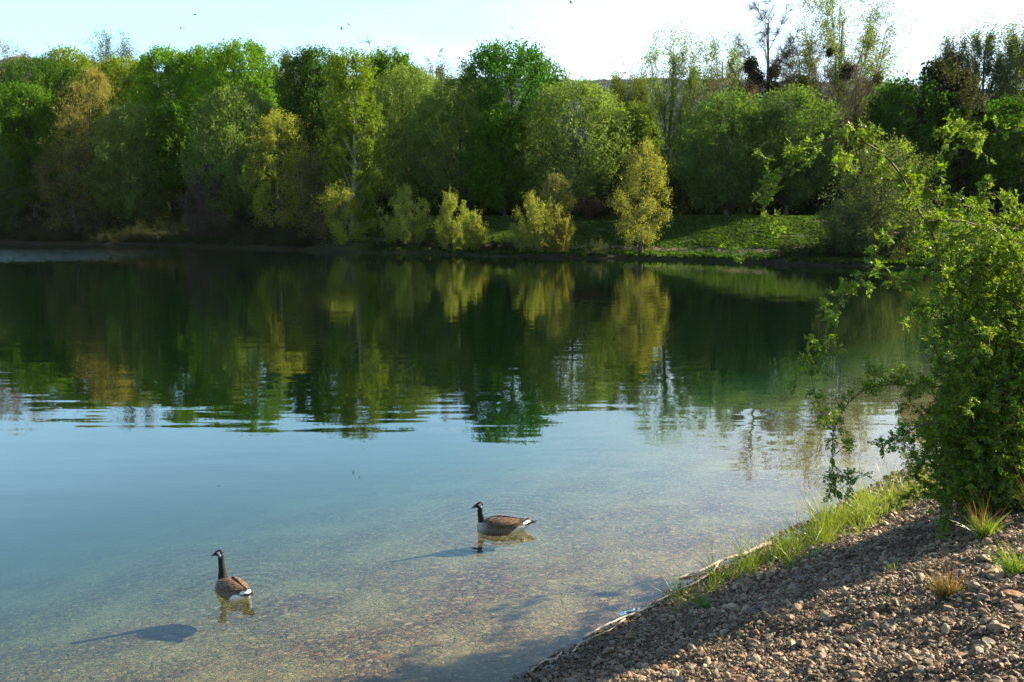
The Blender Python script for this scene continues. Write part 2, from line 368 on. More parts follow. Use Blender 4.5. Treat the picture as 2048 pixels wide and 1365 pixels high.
# ------------------------------------------------------------------ hills behind the wood
def hills():
    xs = np.arange(-1500, 1501, 9.0); ys = np.arange(560, 1400, 12.0)
    X, Y = np.meshgrid(xs, ys)
    ang = X / Y * F + 1024
    ridge = np.interp(ang, [-400, 0, 60, 150, 400, 900, 1120, 1290, 1700, 2048, 2500], [125, 122, 118, 125, 150, 165, 160, 163, 172, 185, 190])
    yr = 1000.0
    hz = CAMZ + yr * np.tan(np.arctan((682.5 - ridge) / F) - PITCH)
    prof = smooth((Y - 600) / 400.0) * (1 - 0.25 * smooth((Y - 1000) / 380))
    rr = np.random.RandomState(5)
    Z = 3.2 + (hz - 4) * prof * 0.985 + rr.rand(*X.shape) * 5.5 * smooth((Y - 620) / 100) + 3 * np.sin(X * 0.02) * np.sin(Y * 0.017 + X * 0.008)
    Z[0] = -3; Z[-1] = -3
    V = np.stack([(X + rr.uniform(-3, 3, X.shape)).ravel(), Y.ravel(), Z.ravel()], 1)
    nx, ny = len(xs), len(ys); ii, jj = np.meshgrid(np.arange(ny - 1), np.arange(nx - 1), indexing='ij'); b = (ii * nx + jj).ravel()
    me = np_mesh('hills', V, [np.stack([b, b + 1, b + nx + 1, b + nx], 1)], False)
    t = NT('hazy_hill_wood'); P = t.pos()
    n = t.noise(P, 0.16, 5, 0.7); n2 = t.noise(P, 0.012, 3)
    c = t.mix(t.rng(n2, 0.4, 0.6), t.mix(n, (0.022, 0.030, 0.045), (0.055, 0.068, 0.095)), t.mix(n, (0.026, 0.036, 0.042), (0.05, 0.064, 0.072)))  # bluish haze of distance painted into the colour of the hillside woods
    t.principled(c, 1.0, None, 0.0)
    tag(link('hills', me, t.m), kind='structure')
hills()

# ------------------------------------------------------------------ trees
def leaf_quads(cen, size, rng, hang=0.35, aspect=0.62):
    n = len(cen)
    a = rng.normal(size=(n, 3)); a[:, 2] -= hang; a = unit(a)
    b = unit(np.cross(a, rng.normal(size=(n, 3))))
    s = size * rng.uniform(0.6, 1.35, (n, 1))
    V = np.stack([cen - a * s * .5, cen + b * s * .5 * aspect, cen + a * s * .5, cen - b * s * .5 * aspect], 1).reshape(-1, 3)
    return V, np.arange(4 * n).reshape(-1, 4)
def crown_mesh(name, cen, sizes, rng, hang, ctint):
    V, Q = leaf_quads(cen, sizes, rng, hang)
    me = np_mesh(name, V, [Q], False)
    t = np.clip(ctint + rng.normal(0, .16, len(cen)), 0, 1); fattr(me, 'tint', np.repeat(t, 4))
    fattr(me, 'tint2', np.repeat(np.clip(.5 + rng.normal(0, .2, len(cen)), 0, 1), 4))
    return me

_last = [None]
def make_tree(name, label, cat, base, H, W, col, seed, cb=0.2, hm=0.4, p=2.0, nl=22, ns=7, nt=5, lpt=26, leaf=0.2, sig=0.45, rise=0.5, shell=0,
              lump=0.25, droop=0.0, bark=(0.10, 0.085, 0.07), group=None, tuft=1.0, lean=(0, 0), trunk_r=None, depthf=1.0, thin_top=0.0, hang=0.35, multi=1):
    rng = np.random.RandomState(seed)
    root = empty(name, base); tag(root, label, cat, group); _last[0] = root
    ch0 = H * cb; CH = H - ch0
    tr = trunk_r or (0.012 * H + 0.06)
    def shape(h):
        d = np.where(h > hm, (h - hm) / (1 - hm + 1e-6), (hm - h) / (hm + .03))
        return np.clip(1 - np.abs(np.clip(d, -1, 1)) ** p, 0.0, 1) ** (1 / p)
    ax = lambda z: np.stack([lean[0] * (z / H) ** 1.5 + .012 * H * np.sin(z / H * 5 + seed), lean[1] * (z / H) + .012 * H * np.cos(z / H * 4 + seed), z], -1)
    # trunk(s)
    acc = Acc(); k = 10; zz = np.linspace(0, H * 0.86, k)
    P = ax(zz)[None]; rr = (tr * (1 - 0.93 * (zz / H)) + .01)[None]; rr[0, 0] *= 1.45
    acc.add(*tubes(P, rr, 7))
    if multi > 1:
        Ps = []
        for q in range(multi - 1):
            a_ = rng.uniform(0, 6.28); e = ax(np.array([H * rng.uniform(.6, .85)]))[0] + np.array([math.cos(a_), math.sin(a_) * depthf, 0]) * W * .3
            Ps.append(bez(np.array([[0, 0, 0.0]]), np.array([[e[0] * .6, e[1] * .6, H * .25]]), e[None], k)[0])
        acc.add(*tubes(np.array(Ps), np.tile(rr * .7, (multi - 1, 1)), 6))
    # limbs
    hh = (np.arange(nl) + rng.rand(nl)) / nl; hh = hh ** 0.85
    az = np.arange(nl) * 2.39996 + rng.uniform(-.4, .4, nl)
    lob = 1 + lump * rng.uniform(-1, .7, nl)
    r = W / 2 * shape(hh) * lob * rng.uniform(.85, 1.08, nl)
    ze = ch0 + CH * hh * 0.97
    E = ax(ze) + np.stack([r * np.cos(az), r * np.sin(az) * depthf, np.zeros(nl)], 1)
    E[:, 2] -= droop * r
    zs = np.clip(ze - rise * (r + .12 * W) - .1 * CH * rng.rand(nl), ch0 * .55, H * .9)
    A = ax(zs); Bc = A * .45 + E * .55; Bc[:, 2] = np.where(rise > 0, zs + (E[:, 2] - zs) * (.25 if rise > .9 else .5), Bc[:, 2]) + droop * r * .9
    L = bez(A, Bc, E, 7)
    lr = np.clip(tr * (1 - zs / H) * .55, .02, None)[:, None] * np.linspace(1, .25, 7)[None] 
    acc.add(*tubes(L, lr, 5))
    # secondary branches
    li = np.repeat(np.arange(nl), ns); t = rng.uniform(.3, 1.0, len(li)); f = t * 6; i0 = np.minimum(f.astype(int), 5); fr = (f - i0)[:, None]
    B0 = L[li, i0] * (1 - fr) + L[li, i0 + 1] * fr
    out = unit(B0 - ax(np.clip(B0[:, 2], 0, H))); dirn = unit(out * .7 + rng.normal(0, .75, out.shape) + np.array([0, 0, .45 * tuft - droop]))
    sl_ = W * rng.uniform(.09, .2, (len(li), 1)) * (1.15 - .5 * t[:, None])
    B1 = B0 + dirn * sl_
    Bm = (B0 + B1) / 2; Bm[:, 2] += .12 * sl_[:, 0]
    Sb = bez(B0, Bm, B1, 4)
    sr = np.tile(np.array([.45, .35, .25, .15]) * tr * .16 + .006, (len(li), 1))
    acc.add(*tubes(Sb, sr, 3))
    # twigs and leaf clumps
    si = np.repeat(np.arange(len(li)), nt); tt = rng.uniform(.25, 1.05, (len(si), 1))
    T0 = B0[si] * (1 - tt) + B1[si] * tt
    td = unit(rng.normal(0, 1, T0.shape) + out[si] * .5 + np.array([0, 0, .5 * tuft - droop * 1.2]))
    T1 = T0 + td * W * rng.uniform(.03, .085, (len(si), 1))
    sub = slice(None, None, 2)
    Tm = np.stack([T0[sub], T1[sub]], 1)
    tw_ = 1.9 if lpt <= 3 else 1.0
    if tw_ > 1: Tm = np.stack([T0, T0 + (T1 - T0) * 1.7], 1)
    acc.add(*tubes(Tm, np.tile([.012 * tw_, .006 * tw_], (len(Tm), 1)), 3))
    tmesh = acc.mesh('trunk', True)
    to = link('trunk', tmesh, M['bark'], root); to.color = (*bark, 1)
    # leaves
    keep = np.ones(len(T1), bool)
    if thin_top > 0:
        keep = rng.rand(len(T1)) > thin_top * np.clip((T1[:, 2] - ch0) / CH, 0, 1)
    T1k = T1[keep]; T0k = T0[keep]
    if shell:
        shell = int(shell * min(max(W * CH / 230.0, .12), 1.5)) + 20
        hs = rng.rand(shell) ** .9; an = rng.uniform(0, 6.28, shell)
        ph = rng.uniform(0, 6.28, 4)
        bumps = 1 + lump * .7 * (np.sin(3 * an + ph[0] + 5 * hs) * np.sin(9 * hs + ph[1]) + .7 * np.sin(5 * an + ph[2] - 7 * hs) * np.sin(15 * hs + ph[3]))
        rs_ = W / 2 * shape(hs) * bumps * rng.uniform(.55, 1.04, shell) ** .8
        zt = ch0 + CH * hs
        T0s = ax(zt) + np.stack([rs_ * np.cos(an), rs_ * np.sin(an) * depthf, -droop * rs_], 1)
        T1s = T0s + unit(T0s - ax(zt) + rng.normal(0, .6, T0s.shape) + np.array([0, 0, .5 + tuft * W * .06 - droop * W * .2])) * (.35 + .35 * tuft)
        T0k = np.concatenate([T0k, T0s]); T1k = np.concatenate([T1k, T1s])
    q = np.repeat(np.arange(len(T1k)), lpt)
    u = rng.rand(len(q), 1)
    sg = np.array([sig, sig, sig * (1.0 + .8 * (tuft - 1) + droop)])
    cen = T0k[q] * (1 - u) + T1k[q] * u + np.clip(rng.normal(0, 1, (len(q), 3)), -1.5, 1.5) * sg * rng.uniform(.3, 1, (len(q), 1))
    cen[:, 2] -= droop * np.abs(rng.normal(0, 1, len(q))) * sig * 1.6
    cen[:, 2] = np.maximum(cen[:, 2], .25)
    ct = np.clip(.5 + rng.normal(0, .2, len(T1k)), 0, 1)[q]
    cm = crown_mesh('crown', cen, leaf, rng, hang + droop, ct)
    co = link('crown', cm, M['leaf'], root); co.color = (*col, 1)
    return root

def shore_y(px):
    for y in np.arange(45, 220, .25):
        x = (px - 1024) / F * (y * cp + CAMZ * sp)
        if y >= float(Yf(np.array(x))): return float(y)
def base_of(px, off):
    y = shore_y(px) + off
    x = (px - 1024) / F * (y * cp + 0.0)
    return x, y
def spec(px, top, wpx, off):
    x, y = base_of(px, off); z = tz(x, y)
    tp = at(px, top, y); 
    return (x, y, z - .05), (tp[2] - z) * .985, wpx / F * y * 1.08
# kinds: parameter sets
MAPLE = dict(cb=.12, hm=.45, p=2.6, nl=36, ns=7, nt=5, lpt=20, shell=1100, leaf=.34, sig=.46, rise=.55, lump=.28, tuft=1.7)
ROUND = dict(cb=.11, hm=.42, p=2.2, nl=40, ns=7, nt=5, lpt=20, shell=1500, leaf=.25, sig=.42, rise=1.1, lump=.14, tuft=1.3)
WILLOW = dict(cb=.08, hm=.5, p=2.6, nl=28, ns=7, nt=5, lpt=17, shell=800, leaf=.22, sig=.40, rise=.5, lump=.35, droop=.3, tuft=.8)
POPLAR = dict(cb=.14, hm=.5, p=3.0, nl=44, ns=18, nt=8, lpt=25, shell=750, leaf=.23, sig=.46, rise=1.9, lump=.35, tuft=2.0, bark=(.13, .115, .08))
NARROW = dict(cb=.06, hm=.42, p=2.8, nl=40, ns=7, nt=5, lpt=17, shell=900, leaf=.26, sig=.4, rise=.7, lump=.3, tuft=1.3, bark=(.30, .28, .22))
BARE = dict(cb=.22, hm=.5, p=2.4, nl=44, ns=16, nt=14, lpt=1, leaf=.09, sig=.3, rise=.9, lump=.35, tuft=1.2, bark=(.10, .075, .06))
SHRUB = dict(cb=.02, hm=.38, p=1.7, nl=20, ns=8, nt=5, lpt=18, shell=90, leaf=.14, sig=.20, rise=1.5, lump=.55, tuft=1.9, multi=6, trunk_r=.05)
G1 = (.072, .160, .007); G2 = (.110, .230, .008); G3 = (.045, .110, .008); GY = (.155, .22, .012)
GG = (.145, .215, .050); GG2 = (.090, .155, .036); YW = (.24, .27, .04); OC = (.25, .225, .06); PG = (.12, .16, .05)
GROUPS = dict(maple_tree='maples of the wood on the far bank', willow_tree='willows along the far shore', poplar_tree='poplars rising over the wood', bare_tree='leafless trees behind the wood',
              budding_tree='budding trees of the wood', linden_tree='round crowned trees on the lawn', birch_tree='light loose trees of the wood', willow_shrub='willow shrubs along the far waterline', hawthorn_tree='small dark trees at the lawn edge',
              oak_tree=None, blossom_tree=None, ivy_tree=None, young_willow=None, thorn_bush=None, bramble_bush=None)
TREES = [
 # name, label, px, top, width, offset, colour, kind, overrides
 ('budding_tree', 'sparse orange brown budding tree at the far left edge of the wood', 20, 84, 120, 34, (.20, .155, .09), POPLAR, dict(lpt=12)),
 ('maple_tree', 'dark green round maple between the orange budding tree and the ochre willow', 105, 122, 170, 30, G3, MAPLE, {}),
 ('maple_tree', 'low bright green crown in front of the leftmost maple, above the shore scrub', 70, 175, 170, 22, G1, MAPLE, {}),
 ('maple_tree', 'yellow green tree top directly behind the ochre willow', 160, 100, 120, 40, GY, MAPLE, dict(lpt=16)),
 ('willow_tree', 'tall ochre willow with a leaning ragged crown, left part of the far shore', 190, 132, 118, 11, OC, WILLOW, dict(lean=(1.2, 0), nl=22, lump=.45, p=1.7, cb=.14, hm=.6)),
 ('willow_tree', 'low dull ochre willow skirt at the foot of the tall ochre willow', 150, 270, 130, 7, (.13, .13, .045), WILLOW, dict(lpt=13)),
 ('poplar_tree', 'pale airy tree top rising alone above the left part of the wood', 240, 58, 95, 52, (.09, .12, .06), POPLAR, dict(lpt=7)),
 ('maple_tree', 'yellow green broad tree right behind the grey green willow on the left', 262, 120, 150, 36, GY, MAPLE, {}),
 ('willow_tree', 'grey green dome shaped tree just right of the ochre willow', 278, 212, 145, 12, GG, ROUND, dict(lump=.25)),
 ('maple_tree', 'bright green tree between the broad yellow green tree and the slender maple', 352, 102, 130, 34, G2, MAPLE, {}),
 ('maple_tree', 'dark green tree filling the gap over the dark hollow in the left shore', 372, 210, 120, 20, G1, MAPLE, dict(cb=.3)),
 ('maple_tree', 'slender bright green maple between two broader bright ones, left of centre', 428, 100, 110, 38, G2, MAPLE, {}),
 ('maple_tree', 'tallest bright green maple in the left half with spiky leaf tufts', 497, 86, 150, 34, G2, MAPLE, {}),
 ('willow_tree', 'broad grey green round tree whose right side meets a yellow willow', 485, 180, 165, 14, GG, ROUND, dict(lump=.22)),
 ('willow_tree', 'yellow willow leaning out of the grey green round tree', 556, 212, 105, 12, YW, WILLOW, dict(lean=(.8, 0), lpt=15)),
 ('oak_tree', 'brownish green budding tree top between two dark maples', 600, 95, 95, 46, (.13, .12, .05), POPLAR, dict(lpt=13)),
 ('maple_tree', 'deep green maple left of the narrow light green poplar', 640, 104, 140, 28, G3, MAPLE, {}),
 ('maple_tree', 'dark green maple crown low behind the brown willow', 575, 300, 120, 22, G3, MAPLE, {}),
 ('poplar_tree', 'narrow light yellow green poplar with a pale trunk reaching nearly to the water', 708, 100, 105, 9, (.13, .20, .014), NARROW, {}),
 ('willow_tree', 'dull brownish willow in front of the pale trunked poplar', 650, 285, 110, 6, (.14, .125, .05), WILLOW, dict(lpt=12)),
 ('willow_tree', 'small bright yellow willow leaning over the water below the narrow poplar', 688, 365, 82, 3.0, YW, WILLOW, dict(cb=.12, lump=.5, leaf=.16, nl=20, shell=260, lean=(-.6, 0))),
 ('maple_tree', 'mid green maple top between the narrow poplar and the pale round trees', 785, 108, 130, 38, G1, MAPLE, {}),
 ('linden_tree', 'left one of the twin pale green round trees at the centre', 818, 136, 170, 30, GG, ROUND, {}),
 ('linden_tree', 'right one of the twin pale green round trees at the centre', 925, 160, 185, 28, GG, ROUND, {}),
 ('bare_tree', 'leafless wide tree top with dense twigs above the twin round trees', 775, 62, 135, 60, (.10, .08, .06), BARE, dict(nl=26, ns=8, nt=5)),
 ('bare_tree', 'smaller leafless tree top to the right of the wide leafless one', 872, 80, 95, 62, (.10, .08, .06), BARE, dict(nl=22, ns=7, nt=4)),
 ('budding_tree', 'dull green tree between the leafless tops and the vivid maple', 905, 125, 100, 48, (.10, .11, .05), POPLAR, dict(lpt=12)),
 ('maple_tree', 'vivid green big maple standing highest in the centre of the wood', 1022, 94, 185, 30, (.05, .145, .014), MAPLE, dict(lump=.45)),
 ('maple_tree', 'darker green crown under the vivid central maple', 1010, 230, 130, 24, G1, MAPLE, {}),
 ('bare_tree', 'thin dead snag of bare limbs to the right of the vivid maple', 1125, 104, 56, 44, (.1, .08, .06), BARE, dict(nl=7, ns=3, nt=3, lump=.4, lpt=1)),
 ('linden_tree', 'single pale green round tree right of centre with many upright branches', 1150, 168, 200, 25, GG, ROUND, {}),
 ('birch_tree', 'light yellow green loose tree right of the single round tree', 1245, 148, 105, 36, (.13, .17, .035), POPLAR, dict(lpt=14)),
 ('birch_tree', 'low lime green tree behind the golden shore willow', 1265, 215, 90, 28, (.11, .17, .02), MAPLE, dict(lpt=12)),
 ('willow_tree', 'golden willow standing alone on the shore with a dark straight trunk', 1283, 272, 96, 1.3, (.24, .25, .055), WILLOW, dict(cb=.14, hm=.35, p=1.7, leaf=.15, lump=.3, nl=30, lpt=15, shell=420, droop=.2, bark=(.08, .06, .045))),
 ('poplar_tree', 'tall airy poplar at the left of the right hand group', 1335, 58, 130, 50, (.16, .22, .055), POPLAR, dict(nl=30, lpt=9)),
 ('poplar_tree', 'second tall airy poplar beside the leafless black branched tree', 1432, 66, 115, 54, (.16, .22, .055), POPLAR, dict(nl=30, lpt=9)),
 ('bare_tree', 'tall black branched leafless tree with dark ivy clumps in the right half', 1520, -25, 150, 50, (.06, .05, .035), BARE, dict(nl=24, ns=8)),
 ('blossom_tree', 'pinkish brown budding tree low between the airy poplars', 1450, 160, 130, 44, (.26, .19, .13), POPLAR, dict(lpt=10, leaf=.18)),
 ('bare_tree', 'brown twiggy half leafless tree left of the tallest poplar', 1588, 60, 130, 56, (.12, .12, .05), BARE, dict(lpt=3, nt=8)),
 ('poplar_tree', 'tallest poplar of the wood, light yellow green with upright limbs', 1668, -30, 185, 52, (.15, .19, .05), POPLAR, dict(nl=36, lpt=11, lump=.4)),
 ('bare_tree', 'wide brown leafless tree with mistletoe balls below the tallest poplar', 1700, 120, 200, 42, (.12, .12, .05), BARE, dict(nl=34, lpt=3, nt=7, cb=.2)),
 ('linden_tree', 'left one of the two grey green round trees on the right lawn', 1450, 190, 180, 21, GG2, ROUND, {}),
 ('linden_tree', 'right one of the two grey green round trees on the right lawn', 1572, 182, 165, 25, GG2, ROUND, dict(cb=.17)),
 ('maple_tree', 'dark green maple behind the arching rose stem', 1805, 168, 175, 34, G3, MAPLE, {}),
 ('poplar_tree', 'narrow grey poplar between the dark maple and the right edge', 1885, 60, 60, 46, (.10, .12, .06), POPLAR, dict(lpt=7)),
 ('ivy_tree', 'dark ivy clad tree under the narrow grey poplar', 1885, 135, 100, 34, (.04, .045, .022), MAPLE, dict(lpt=9, lump=.5)),
 ('poplar_tree', 'slim poplar second from the right edge of the photo', 1945, 40, 48, 48, (.12, .15, .06), POPLAR, dict(lpt=8, nl=18)),
 ('poplar_tree', 'airy poplar at the right edge with light green sprays', 2012, 38, 85, 48, (.13, .17, .06), POPLAR, dict(lpt=9)),
 ('maple_tree', 'dark green round tree at the right edge behind the rose bush', 2030, 205, 190, 36, G3, MAPLE, {}),
 ('willow_tree', 'grey green bushy willow at the water behind the arching rose stem', 1762, 285, 150, 6, (.10, .135, .05), ROUND, dict(cb=.03, lump=.35, lpt=14, leaf=.17)),
 ('willow_tree', 'low spreading willow at the water on the right, beside the lawn', 1715, 400, 130, 3.5, (.08, .115, .04), ROUND, dict(cb=.03, lump=.35, lpt=12, leaf=.15)),
 ('willow_tree', 'green weeping bush cut by the left edge at the waterline', -12, 290, 90, 6, (.07, .12, .035), WILLOW, dict(cb=.03)),
 ('willow_shrub', 'rounded yellow and green shrub leftmost of the lawn shore shrubs', 808, 375, 100, 3.5, (.24, .30, .06), SHRUB, dict(nl=26, ns=8, lean=(.3, 0))),
 ('willow_shrub', 'upright yellow green shrub with a lower right shoulder, at the waterline', 902, 385, 70, 1.6, (.23, .27, .05), SHRUB, dict(nl=26)),
 ('willow_shrub', 'low golden shrub tucked against the upright yellow green shrub', 945, 425, 56, 1.3, (.23, .26, .045), SHRUB, {}),
 ('willow_shrub', 'large golden shrub with drooping right side at the centre of the shore', 1080, 383, 96, 1.4, (.25, .27, .05), SHRUB, dict(nl=26, ns=8, lump=.6, lean=(-.4, 0))),
 ('willow_shrub', 'low ochre tinged shrub on the right flank of the large golden shrub', 1120, 435, 50, 1.2, (.25, .235, .05), SHRUB, {}),
 ('young_willow', 'small round headed willow behind the large golden shrub', 1112, 342, 56, 8, (.16, .17, .05), WILLOW, dict(cb=.2, nl=16, leaf=.15)),
 ('willow_shrub', 'tiny pale shrub at the waterline between golden shrub and golden willow', 1195, 474, 48, .8, (.12, .15, .05), SHRUB, dict(nl=14, ns=5, nt=3, lpt=9, leaf=.1, sig=.12, shell=60)),
 ('thorn_bush', 'leafless brown thorn bush in front of the dark hollow on the left shore', 420, 330, 100, 6, (.09, .06, .04), BARE, dict(cb=.03, nl=24, multi=5, trunk_r=.08, lpt=1)),
 ('bramble_bush', 'dark reddish bramble heap at the top of the lawn behind the round tree', 1180, 400, 70, 17, (.035, .026, .02), SHRUB, dict(lpt=12)),
 ('hawthorn_tree', 'green hawthorn at the lawn edge behind the golden willow', 1330, 330, 100, 24, (.05, .08, .025), MAPLE, dict(lpt=14)),
 ('hawthorn_tree', 'dark green small tree between the round tree and the golden willow', 1230, 330, 80, 26, (.05, .08, .025), MAPLE, dict(lpt=14)),
]
def clump(root, name, px, py, r, col, seed):
    rng = np.random.RandomState(seed); p = at(px, py, root.location.y) - np.array(root.location); n = int(600 * r * r) + 110
    c = unit(rng.normal(size=(n, 3))) * r * rng.rand(n, 1) ** .4 * (1 + .10 * rng.normal(size=(n, 1))) * [1, 1, 1.15] + p
    o = link(name, crown_mesh(name, c, .33, rng, .2, np.full(n, .4)), M['leaf'], root); o.color = (*col, 1)
def build_trees():
    for i, (nm, lab, px, top, wp, off, col, kind, ov) in enumerate(TREES):
        base, H, W = spec(px, top, wp, off)
        kw = dict(kind); kw.update(ov)
        front = nm in ('willow_shrub', 'young_willow', 'thorn_bush')
        make_tree(nm, lab, 'shrub' if nm in ('willow_shrub', 'thorn_bush', 'bramble_bush') else 'tree', base, H, W, col, 11 + i * 7, group=GROUPS[nm], **kw)
        r_ = _last[0]
        if 'dark ivy clumps' in lab:
            for k, (a, b_, c_) in enumerate(((1502, 132, 1.1), (1512, 160, 1.4), (1500, 188, 1.4), (1548, 145, 1.0), (1545, 178, 1.1), (1512, 212, 1.5), (1604, 165, .9))): clump(r_, 'ivy_clump', a, b_, c_, (.035, .04, .016), 300 + k)
        if 'mistletoe balls' in lab:
            for k, (a, b_, c_) in enumerate(((1695, 145, .95), (1640, 210, .6), (1755, 160, .6), (1660, 105, .5))): clump(r_, 'mistletoe', a, b_, c_, (.045, .06, .018), 330 + k)
        if 'ivy clad' in lab:
            for k, (a, b_, c_) in enumerate(((1868, 150, 1.6), (1890, 185, 2.0), (1905, 225, 1.8), (1860, 215, 1.7), (1930, 185, 1.0), (1955, 228, .8))): clump(r_, 'ivy_clump', a, b_, c_, (.03, .036, .014), 350 + k)
build_trees()

def mass(name, label, cat, boxes, seed, leaf, col, n_per, kind='stuff'):
    """a thicket nobody could count: clumps of leaves along a belt of ground"""
    rng = np.random.RandomState(seed); CEN = []; TI = []
    for (px0, px1, off0, off1, h, cnt) in boxes:
        for q in range(cnt):
            px = rng.uniform(px0, px1); y = shore_y_tab(px) + rng.uniform(off0, off1); x = (px - 1024) / F * y
            z = tz(x, y); hh = h * rng.uniform(.5, 1.1); r = hh * rng.uniform(.35, .6)
            th = rng.uniform(0, 6.28, n_per); ph = np.arccos(rng.uniform(-.3, 1, n_per)); rr = rng.uniform(.55, 1.05, n_per) ** .6
            lob = 1 + .25 * np.sin(th * 3 + q) * np.sin(ph * 4)
            CEN.append(np.stack([x + r * rr * lob * np.sin(ph) * np.cos(th), y + r * rr * lob * np.sin(ph) * np.sin(th), z + .1 + np.abs(hh * rr * lob * np.cos(ph)) * .98], 1))
            TI.append(np.full(n_per, rng.uniform(.2, .8)))
    cen = np.concatenate(CEN)
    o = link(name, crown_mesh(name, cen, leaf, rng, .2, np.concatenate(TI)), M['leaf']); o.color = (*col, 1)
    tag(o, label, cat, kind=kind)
_tabx = np.arange(-700, 2600, 25); _taby = np.array([shore_y(p) or 60 for p in _tabx])
def shore_y_tab(px): return float(np.interp(px, _tabx, _taby))
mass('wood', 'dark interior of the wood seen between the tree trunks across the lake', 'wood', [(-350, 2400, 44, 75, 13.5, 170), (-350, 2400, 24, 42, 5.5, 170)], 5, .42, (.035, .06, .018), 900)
mass('shore_scrub', 'dull brown and green scrub along the dark left part of the far shore', 'scrub', [(-300, 640, .4, 3, 1.6, 150), (-300, 640, 2, 12, 2.8, 190), (-300, 640, 12, 24, 3.5, 90), (960, 1030, .4, 2.5, 1.1, 12), (1560, 2300, .5, 5, 1.6, 60), (740, 960, .4, 3, .9, 26)], 6, .13, (.042, .05, .018), 420)

def lawn():
    rng = np.random.RandomState(12); n = 70000
    px = rng.uniform(720, 2300, n); y = np.interp(px, _tabx, _taby) + rng.uniform(.25, 19, n); x = (px - 1024) / F * y
    z = terrain_z(x, y)[0]; sf = (y - Yf(x)) * .96
    keep = (np.sin(x * .9 + 2 * np.sin(y * .6)) + np.sin(y * 1.7 + x * .3) > -1.55) & (sf > .3); keep &= ~((np.abs(sf - 4.3 - np.sin(x * .25)) < .7) & (rng.rand(n) < .75))
    x, y, z, sf = x[keep], y[keep], z[keep], sf[keep]; n = len(x)
    hgt = rng.uniform(.05, .16, n) * np.where(sf < 1.3, 2.2, 1); th = rng.uniform(0, 6.28, n); w_ = rng.uniform(.08, .2, n)
    d = np.stack([np.cos(th) * w_, np.sin(th) * w_, np.zeros(n)], 1); b0 = np.stack([x, y, z - .01], 1); up = np.stack([rng.normal(0, .3, n) * hgt, rng.normal(0, .3, n) * hgt, hgt], 1)
    V = np.stack([b0 - d, b0 + d, b0 + d * .5 + up, b0 - d * .6 + up * rng.uniform(.6, 1, (n, 1))], 1).reshape(-1, 3)
    me = np_mesh('meadow_grass', V, [np.arange(4 * n).reshape(-1, 4)])
    fattr(me, 'tint', np.repeat(np.clip(.5 + .25 * np.sin(x * .5) + rng.normal(0, .3, n), 0, 1), 4)); fattr(me, 'tint2', np.repeat(np.clip(rng.normal(.4, .35, n), -.6, 1), 4))
    o = link('meadow_grass', me, M['leaf']); o.color = (.045, .088, .011, 1); tag(o, 'rough tufted grass of the sloping lawn on the far bank', 'grass', kind='stuff')
lawn()

# ------------------------------------------------------------------ gravel on the near bank
def ico(sub):
    bm = bmesh.new(); bmesh.ops.create_icosphere(bm, subdivisions=sub, radius=1); bm.verts.ensure_lookup_table()
    v = np.array([q.co[:] for q in bm.verts]); f = np.array([[q.index for q in p.verts] for p in bm.faces]); bm.free(); return v, f
def rotm(rng, n):
    q = unit(rng.normal(size=(n, 4))); w_, x, y, z = q.T
    return np.stack([np.stack([1 - 2 * (y * y + z * z), 2 * (x * y - z * w_), 2 * (x * z + y * w_)], -1),
                     np.stack([2 * (x * y + z * w_), 1 - 2 * (x * x + z * z), 2 * (y * z - x * w_)], -1),
                     np.stack([2 * (x * z - y * w_), 2 * (y * z + x * w_), 1 - 2 * (x * x + y * y)], -1)], 1)
PAL = np.array([(.34, .25, .15), (.42, .34, .22), (.28, .20, .12), (.52, .46, .36), (.66, .60, .50), (.24, .22, .20), (.34, .33, .31), (.30, .14, .06), (.40, .22, .10), (.10, .10, .12), (.16, .11, .07), (.46, .38, .27)])
PW = np.array([.16, .14, .12, .10, .05, .08, .07, .07, .06, .04, .06, .05]); PW /= PW.sum()
